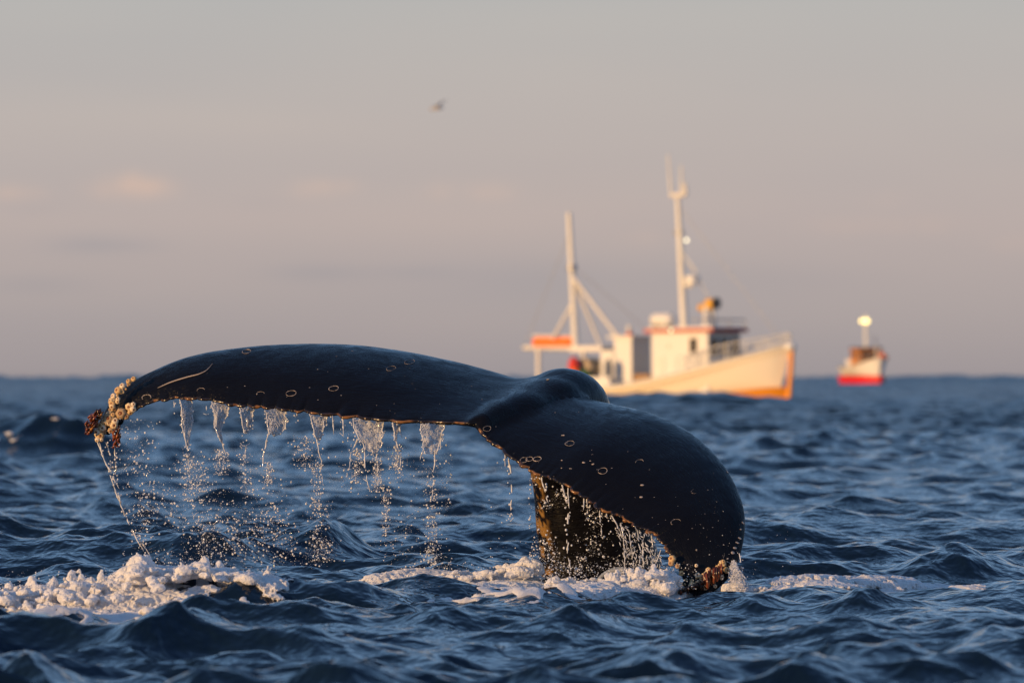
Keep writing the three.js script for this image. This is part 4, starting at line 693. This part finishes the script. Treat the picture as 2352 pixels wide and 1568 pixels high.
  obj('forestay', bar(Q(1570, 575, mz), Q(1632, 690, 0), .04, .04, 5), steel, boat);
  lamp(boat, 'deck_lamp', Q(1579, 551, .5), .08, rgb(1, .86, .52), 3.2, .2);
  lamp(boat, 'navigation_lamp', Q(1541, 757, w + .12), .09, rgb(.35, 1, .62), 2.5, .05);
  obj('searchlight', [new THREE.CylinderGeometry(.3, .34, .5, 14).rotateZ(Math.PI / 2).translate(X(1632, 0), Y(697), 0), new THREE.SphereGeometry(.25, 10, 8).translate(X(1612, 0), Y(705), 0)], yellow, boat);
  obj('searchlight_lens', new THREE.CylinderGeometry(.33, .33, .16, 16).rotateZ(Math.PI / 2).translate(X(1646, 0), Y(696), 0), black, boat);
  obj('searchlight_stand', [bar(Q(1620, 752, .35), Q(1622, 700, .1), .17), bar(Q(1640, 752, -.35), Q(1634, 700, -.1), .17)], cream, boat);
  const rail = (pts, posts) => [tube(pts, .045, 5), ...posts.map(([a, b]) => bar(a, b, .04, .04, 5))];
  obj('roof_railing', rail([V(xa + 1.2, roofY + .75, -w), V((xa + xf) / 2, roofY + .75, -w), V(xf + .35, roofY + .72, -w), V(xf + .4, roofY + .72, 0), V(xf + .35, roofY + .72, w), V((xa + xf) / 2 + .8, roofY + .72, w)], [[V(xf + .3, roofY, w), V(xf + .35, roofY + .72, w)], [V(xf + .35, roofY, 0), V(xf + .4, roofY + .72, 0)], [V(xf + .3, roofY, -w), V(xf + .35, roofY + .72, -w)]]), steel, boat);
  { // bow railing
    for (const s of [1, -1]) { const top = [], lowr = [], posts = []; for (let i = 0; i <= 12; i++) { const t = .66 + .335 * i / 12, hw = B / 2 * Math.pow(Math.max(0, 1 - Math.pow((t - .55) / .45, 2.1)), .8), x = (t - .5) * L + mid + (t > .8 ? (t - .8) * 1.75 : 0); top.push(V(x, sheer(t) + .95 - .25 * smooth(.8, 1, t), s * hw)); lowr.push(V(x, sheer(t) + .5, s * hw)); if (i % 2 === 0) posts.push(bar(V(x, sheer(t), s * hw), top[i], .045, .045, 5)); } obj('bow_railing', [tube(top, .055, 5), tube(lowr, .04, 5), ...posts], white, boat); }
  }
  obj('anchor_winch', [new THREE.CylinderGeometry(.4, .4, .9, 14).rotateX(Math.PI / 2).translate(X(1690, 0), 2.35, 0), box(.7, .8, 1.1, X(1690, 0), 1.8, 0)], navy, boat);
  obj('fish_crate', box(.9, .7, .9, X(1660, .6), 1.75, .6), yellow, boat);
  // after part: deck house, mizzen mast, boom with orange cover, gallows
  const hz = 1.1;
  obj('aft_house', [box(X(1452, hz) - X(1412, hz), Y(772) - .4, 2.0, (X(1452, hz) + X(1412, hz)) / 2, (Y(772) + .4) / 2, .1), box(.9, Y(800) - .4, 2.2, X(1398, hz), (Y(800) + .4) / 2, .1)], white, boat);
  obj('aft_house_roof', box(X(1456, hz) - X(1398, hz), .14, 2.2, (X(1456, hz) + X(1398, hz)) / 2, Y(772) + .07, .1), cream, boat);
  obj('bulwark_locker', box(1.6, .9, 1.2, X(1388, 1.6), 1.0, 1.6), white, boat);
  const gz = 0;
  const miz = obj('mizzen_mast', bar(Q(1326, 800, gz), Q(1313, 478, gz), .22, .15, 12), white, boat);
  obj('mast_band', bar(Q(1319, 613, gz), Q(1318, 598, gz), .3, .3, 12), steel, boat);
  obj('mast_stay', bar(Q(1319, 625, gz), Q(1424, 770, 0), .13, .12, 6), cream, boat);
  obj('mast_stay', bar(Q(1320, 630, gz), Q(1383, 785, -1), .11, .10, 6), cream, boat);
  obj('mast_stay', bar(Q(1318, 690, gz), Q(1272, 770, .4), .09, .09, 6), cream, boat);
  for (const [a, b] of [[Q(1316, 520, gz), Q(1206, 788, gz)], [Q(1561, 470, mz), Q(1800, 800, 0)], [Q(1318, 600, gz), Q(1495, 760, 1)]]) obj('wire_stay', bar(a, b, .022, .022, 5), steel, boat);
  obj('boom', [bar(Q(1205, 789, gz), Q(1400, 795, gz), .14, .18, 8), bar(Q(1226, 762, gz), Q(1322, 766, gz), .08, .08, 6)], cream, boat);
  obj('sail_cover', new THREE.CapsuleGeometry(.30, 2.3, 6, 14).rotateZ(Math.PI / 2).scale(1.02, 1.0, .9).translate(X(1273, gz), Y(777), gz), orangeCover, boat);
  obj('gallows_post', bar(Q(1239, 792, .6), Q(1238, 900, .6), .14, .14, 8), cream, boat);
  obj('gantry', [box(2.3, .3, 1.6, X(1365, gz), Y(795), gz), bar(Q(1342, 800, .9), Q(1342, 890, .9), .14), bar(Q(1395, 800, .9), Q(1400, 880, .9), .16)], cream, boat);
  obj('net_drum', new THREE.CylinderGeometry(.55, .55, 1.3, 18).rotateX(Math.PI / 2).translate(X(1355, .6), Y(838), .6), rope, boat);
  obj('marker_buoy', new THREE.SphereGeometry(.42, 16, 12).scale(.85, 1.3, .85).translate(X(1320, 1.7), Y(834), 1.7), redCloth, boat);
  obj('marker_buoy', new THREE.SphereGeometry(.36, 16, 12).translate(X(1322, 1.9), Y(853), 1.9), orangeCover, boat);
  obj('net_heap', [new THREE.SphereGeometry(.5, 12, 8).scale(1, .8, .8).translate(X(1342, 1.6), Y(856), 1.6)], green, boat);
  obj('exhaust_pipe', bar(Q(1449, 790, -.6), Q(1448, 742, -.6), .14, .13, 8), cream, boat);
  obj('engine_hatch', box(1.1, 1.1, 1.2, X(1487, .6), 1.05, .6), deckMat, boat);
  obj('tarpaulin', new THREE.SphereGeometry(.55, 14, 10).scale(.7, 1, .8).translate(X(1470, -.3), Y(810), -.3), navy, boat);
  obj('trawl_door', new THREE.CylinderGeometry(.45, .45, .08, 18).rotateX(Math.PI / 2).scale(.6, 1.5, 1).translate(X(1398, 1.9), Y(845), 1.9), navy, boat);
  // deckhand behind the aft house: one continuous figure standing on the deck
  const pxp = X(1448, -.4), footY = Y(772) - 1.32, J = (x, y, z) => V(x, y, z);
  const parts = [[J(0, 1.02, 0), J(0, 1.42, 0), .17, .2], [J(0, 1.45, 0), J(0, 1.58, 0), .06, .06], [J(0, 1.68, 0), J(0, 1.72, .01), .1, .105], [J(-.09, .95, 0), J(-.1, .5, .02), .095, .07], [J(-.1, .5, .02), J(-.1, .06, 0), .07, .05], [J(.09, .95, 0), J(.1, .5, .02), .095, .07], [J(.1, .5, .02), J(.1, .06, 0), .07, .05], [J(-.1, .04, 0), J(-.1, .04, .16), .05, .04], [J(.1, .04, 0), J(.1, .04, .16), .05, .04], [J(-.2, 1.4, 0), J(-.27, 1.1, .04), .065, .05], [J(-.27, 1.1, .04), J(-.2, .9, .2), .05, .035], [J(.2, 1.4, 0), J(.27, 1.1, .04), .065, .05], [J(.27, 1.1, .04), J(.2, .9, .2), .05, .035]];
  const man = thing('person', 'person in a red jacket standing behind the white deck house of the larger boat', 'person', V(pxp, footY, -.4).applyAxisAngle(V(0, 1, 0), -PHI).add(boat.position)); man.rotation.y = -PHI + .6;
  const fig = (list, grow) => surfaceNets(V(-.5, -.05, -.3), V(.5, 1.9, .4), .028, (x, y, z) => { let d = 1; for (const [a, b, ra, rb] of list) d = smin(d, capsule(x, y, z, a, b, ra + grow, rb + grow), .05); return d; });
  obj('body', fig(parts, 0), std(.42, .26, .18, .6), man);
  obj('jacket', fig([parts[0], parts[9], parts[11], [J(-.27, 1.1, .04), J(-.22, .95, .16), .05, .04], [J(.27, 1.1, .04), J(.22, .95, .16), .05, .04]], .03), redCloth, man);
  obj('trousers', fig(parts.slice(3, 7), .025), navy, man);
  obj('cap', new THREE.SphereGeometry(.125, 12, 8, 0, 6.283, 0, 1.5).translate(0, 1.72, 0), rope, man);
}
{ // second boat, farther out, nearly bow on
  const d2 = 900, z2 = DIST - d2, S = d2 * K, PHI = 71 * Math.PI / 180, cf = Math.cos(PHI), sf = Math.sin(PHI), pxc = 1988, base = P(pxc, 900, z2);
  const boat = thing('fishing_boat', 'small distant boat with red lower hull and one bright lamp on its mast', 'boat', V(base.x, .15, z2)); boat.rotation.y = -PHI;
  const X = (px, lz) => ((px - pxc) * S + lz * sf) / cf, Y = (py) => (892 - py) * S, Q = (px, py, lz) => V(X(px, lz), Y(py), lz);
  const L = 12, B = 5.2, sheer = (t) => 2.9 + .3 * smooth(.3, 0, t) + 1.7 * Math.pow(clamp((t - .4) / .6), 1.6);
  const red = std(.62, .012, .012, .45);
  obj('hull', hullGeo(L, B, sheer, (t) => 1.7, 0, 1), white, boat);
  obj('boot_top', hullGeo(L, B, (t) => 1.7, (t) => -.8, 0, 1), red, boat);
  obj('gunwale', hullGeo(L, B, (t) => sheer(t) + .12, (t) => sheer(t) - .1, 0, 1, .06), cream, boat);
  obj('deck', deckGeo(L, B, (t) => sheer(t) - .4), deckMat, boat);
  obj('wheelhouse', box(3.6, 2.6, 3.9, .2, 4.7, 0), std(.46, .19, .05, .6), boat);
  obj('deck_cover', new THREE.SphereGeometry(.9, 14, 10).scale(1.1, .9, 1).translate(3.2, 4.6, -1.6), orangeCover, boat);
  obj('aft_cabin', box(2.6, 1.6, 3.2, -3.0, 3.6, 0), cream, boat);
  obj('wheelhouse_roof', box(4.0, .25, 4.2, .2, 6.14, 0), black, boat);
  for (const z of [-1, 0, 1]) { const f = obj('window', box(.08, .9, .85, 2.03, 5.1, z), black, boat); obj('pane', box(.04, .75, .7, 2.07, 5.1, z), darkGlass, f); }
  for (const x of [-.7, .8]) { const f = obj('window', box(.9, .8, .08, x, 5.1, 1.97), black, boat); obj('pane', box(.75, .65, .04, x, 5.1, 2.01), darkGlass, f); }
  obj('mast', bar(V(.2, 6, 0), V(.1, 11.4, 0), .30, .18, 10), white, boat);
  obj('crosstree', bar(V(.15, 8.6, -1), V(.15, 8.6, 1), .1, .1, 6), steel, boat);
  obj('funnel', new THREE.CylinderGeometry(.4, .5, 2.2, 12).translate(-2.4, 5.2, -.6), black, boat);
  obj('deck_crane', [bar(V(3.3, 3.2, -.6), V(3.3, 6.4, -.6), .22), bar(V(3.3, 6.4, -.6), V(1.6, 8.0, -.9), .16)], steel, boat);
  obj('bow_railing', [1, -1].flatMap((s) => { const top = [], posts = []; for (let i = 0; i <= 8; i++) { const t = .7 + .29 * i / 8, hw = B / 2 * Math.pow(Math.max(0, 1 - Math.pow((t - .55) / .45, 2.1)), .8), x = (t - .5) * L + (t > .8 ? (t - .8) * 1.75 : 0); top.push(V(x, sheer(t) + .9, s * hw)); if (i % 2 === 0) posts.push(bar(V(x, sheer(t), s * hw), top[i], .04, .04, 5)); } return [tube(top, .05, 5), ...posts]; }), steel, boat);
  lamp(boat, 'mast_lamp', V(.45, Y(742), 0), .42, rgb(1, .74, .20), 3, 3);
  lamp(boat, 'mast_lamp', V(.45, Y(742), .8), .32, rgb(1, .74, .20), 3, 2);
}

// ================================================================ THE GULL
{
  const dG = 190, z = DIST - dG, c = P(1002, 248, z), S = dG * K;
  const gull = thing('seagull', 'grey blurred seagull gliding in the sky above the whale', 'bird', c);
  const g = (x, y, zz) => V(x * S, -y * S, zz), grey = std(.42, .41, .41, .8), pale = std(.5, .46, .43, .8);
  obj('body', surfaceNets(V(-.5, -.2, -.3), V(.5, .25, .3), .018, (x, y, zz) => smin(smin(capsule(x, y, zz, g(-14, 5, 0), g(4, 1, 0), .025, .05), capsule(x, y, zz, g(4, 1, 0), g(12, 0, 0), .05, .035), .04), capsule(x, y, zz, g(14, 0, 0), g(19, 1, 0), .035, .012), .03)), pale, gull);
  const wing = (tip, bend, sgn) => { const pos = [], idx = [], uv = [], n = 10; const root = g(1, 0, 0); const cv = new THREE.QuadraticBezierCurve3(root, bend, tip); for (let i = 0; i <= n; i++) { const t = i / n, p = cv.getPoint(t), ch = lerp(.16, .025, Math.pow(t, 1.3)); for (const [s, th] of [[.45, 0], [.2, .016], [-.55, 0], [.1, -.01]]) { pos.push(p.x + s * ch, p.y + th * (1 - t * .8), p.z - s * ch * .6 * sgn); uv.push(t, s); } if (i < n) for (let k = 0; k < 4; k++) { const a = i * 4 + k, b = i * 4 + (k + 1) % 4; idx.push(a, a + 4, b, b, a + 4, b + 4); } } const q = new THREE.BufferGeometry(); q.setAttribute('position', new THREE.Float32BufferAttribute(pos, 3)); q.setAttribute('uv', new THREE.Float32BufferAttribute(uv, 2)); q.setIndex(idx); q.computeVertexNormals(); return q; };
  obj('wing', wing(g(26, -20, -.35), g(12, -16, -.2), 1), grey, gull);
  obj('wing', wing(g(-16, 6, .5), g(-2, -8, .3), -1), grey, gull);
}

renderer.render(scene, camera);
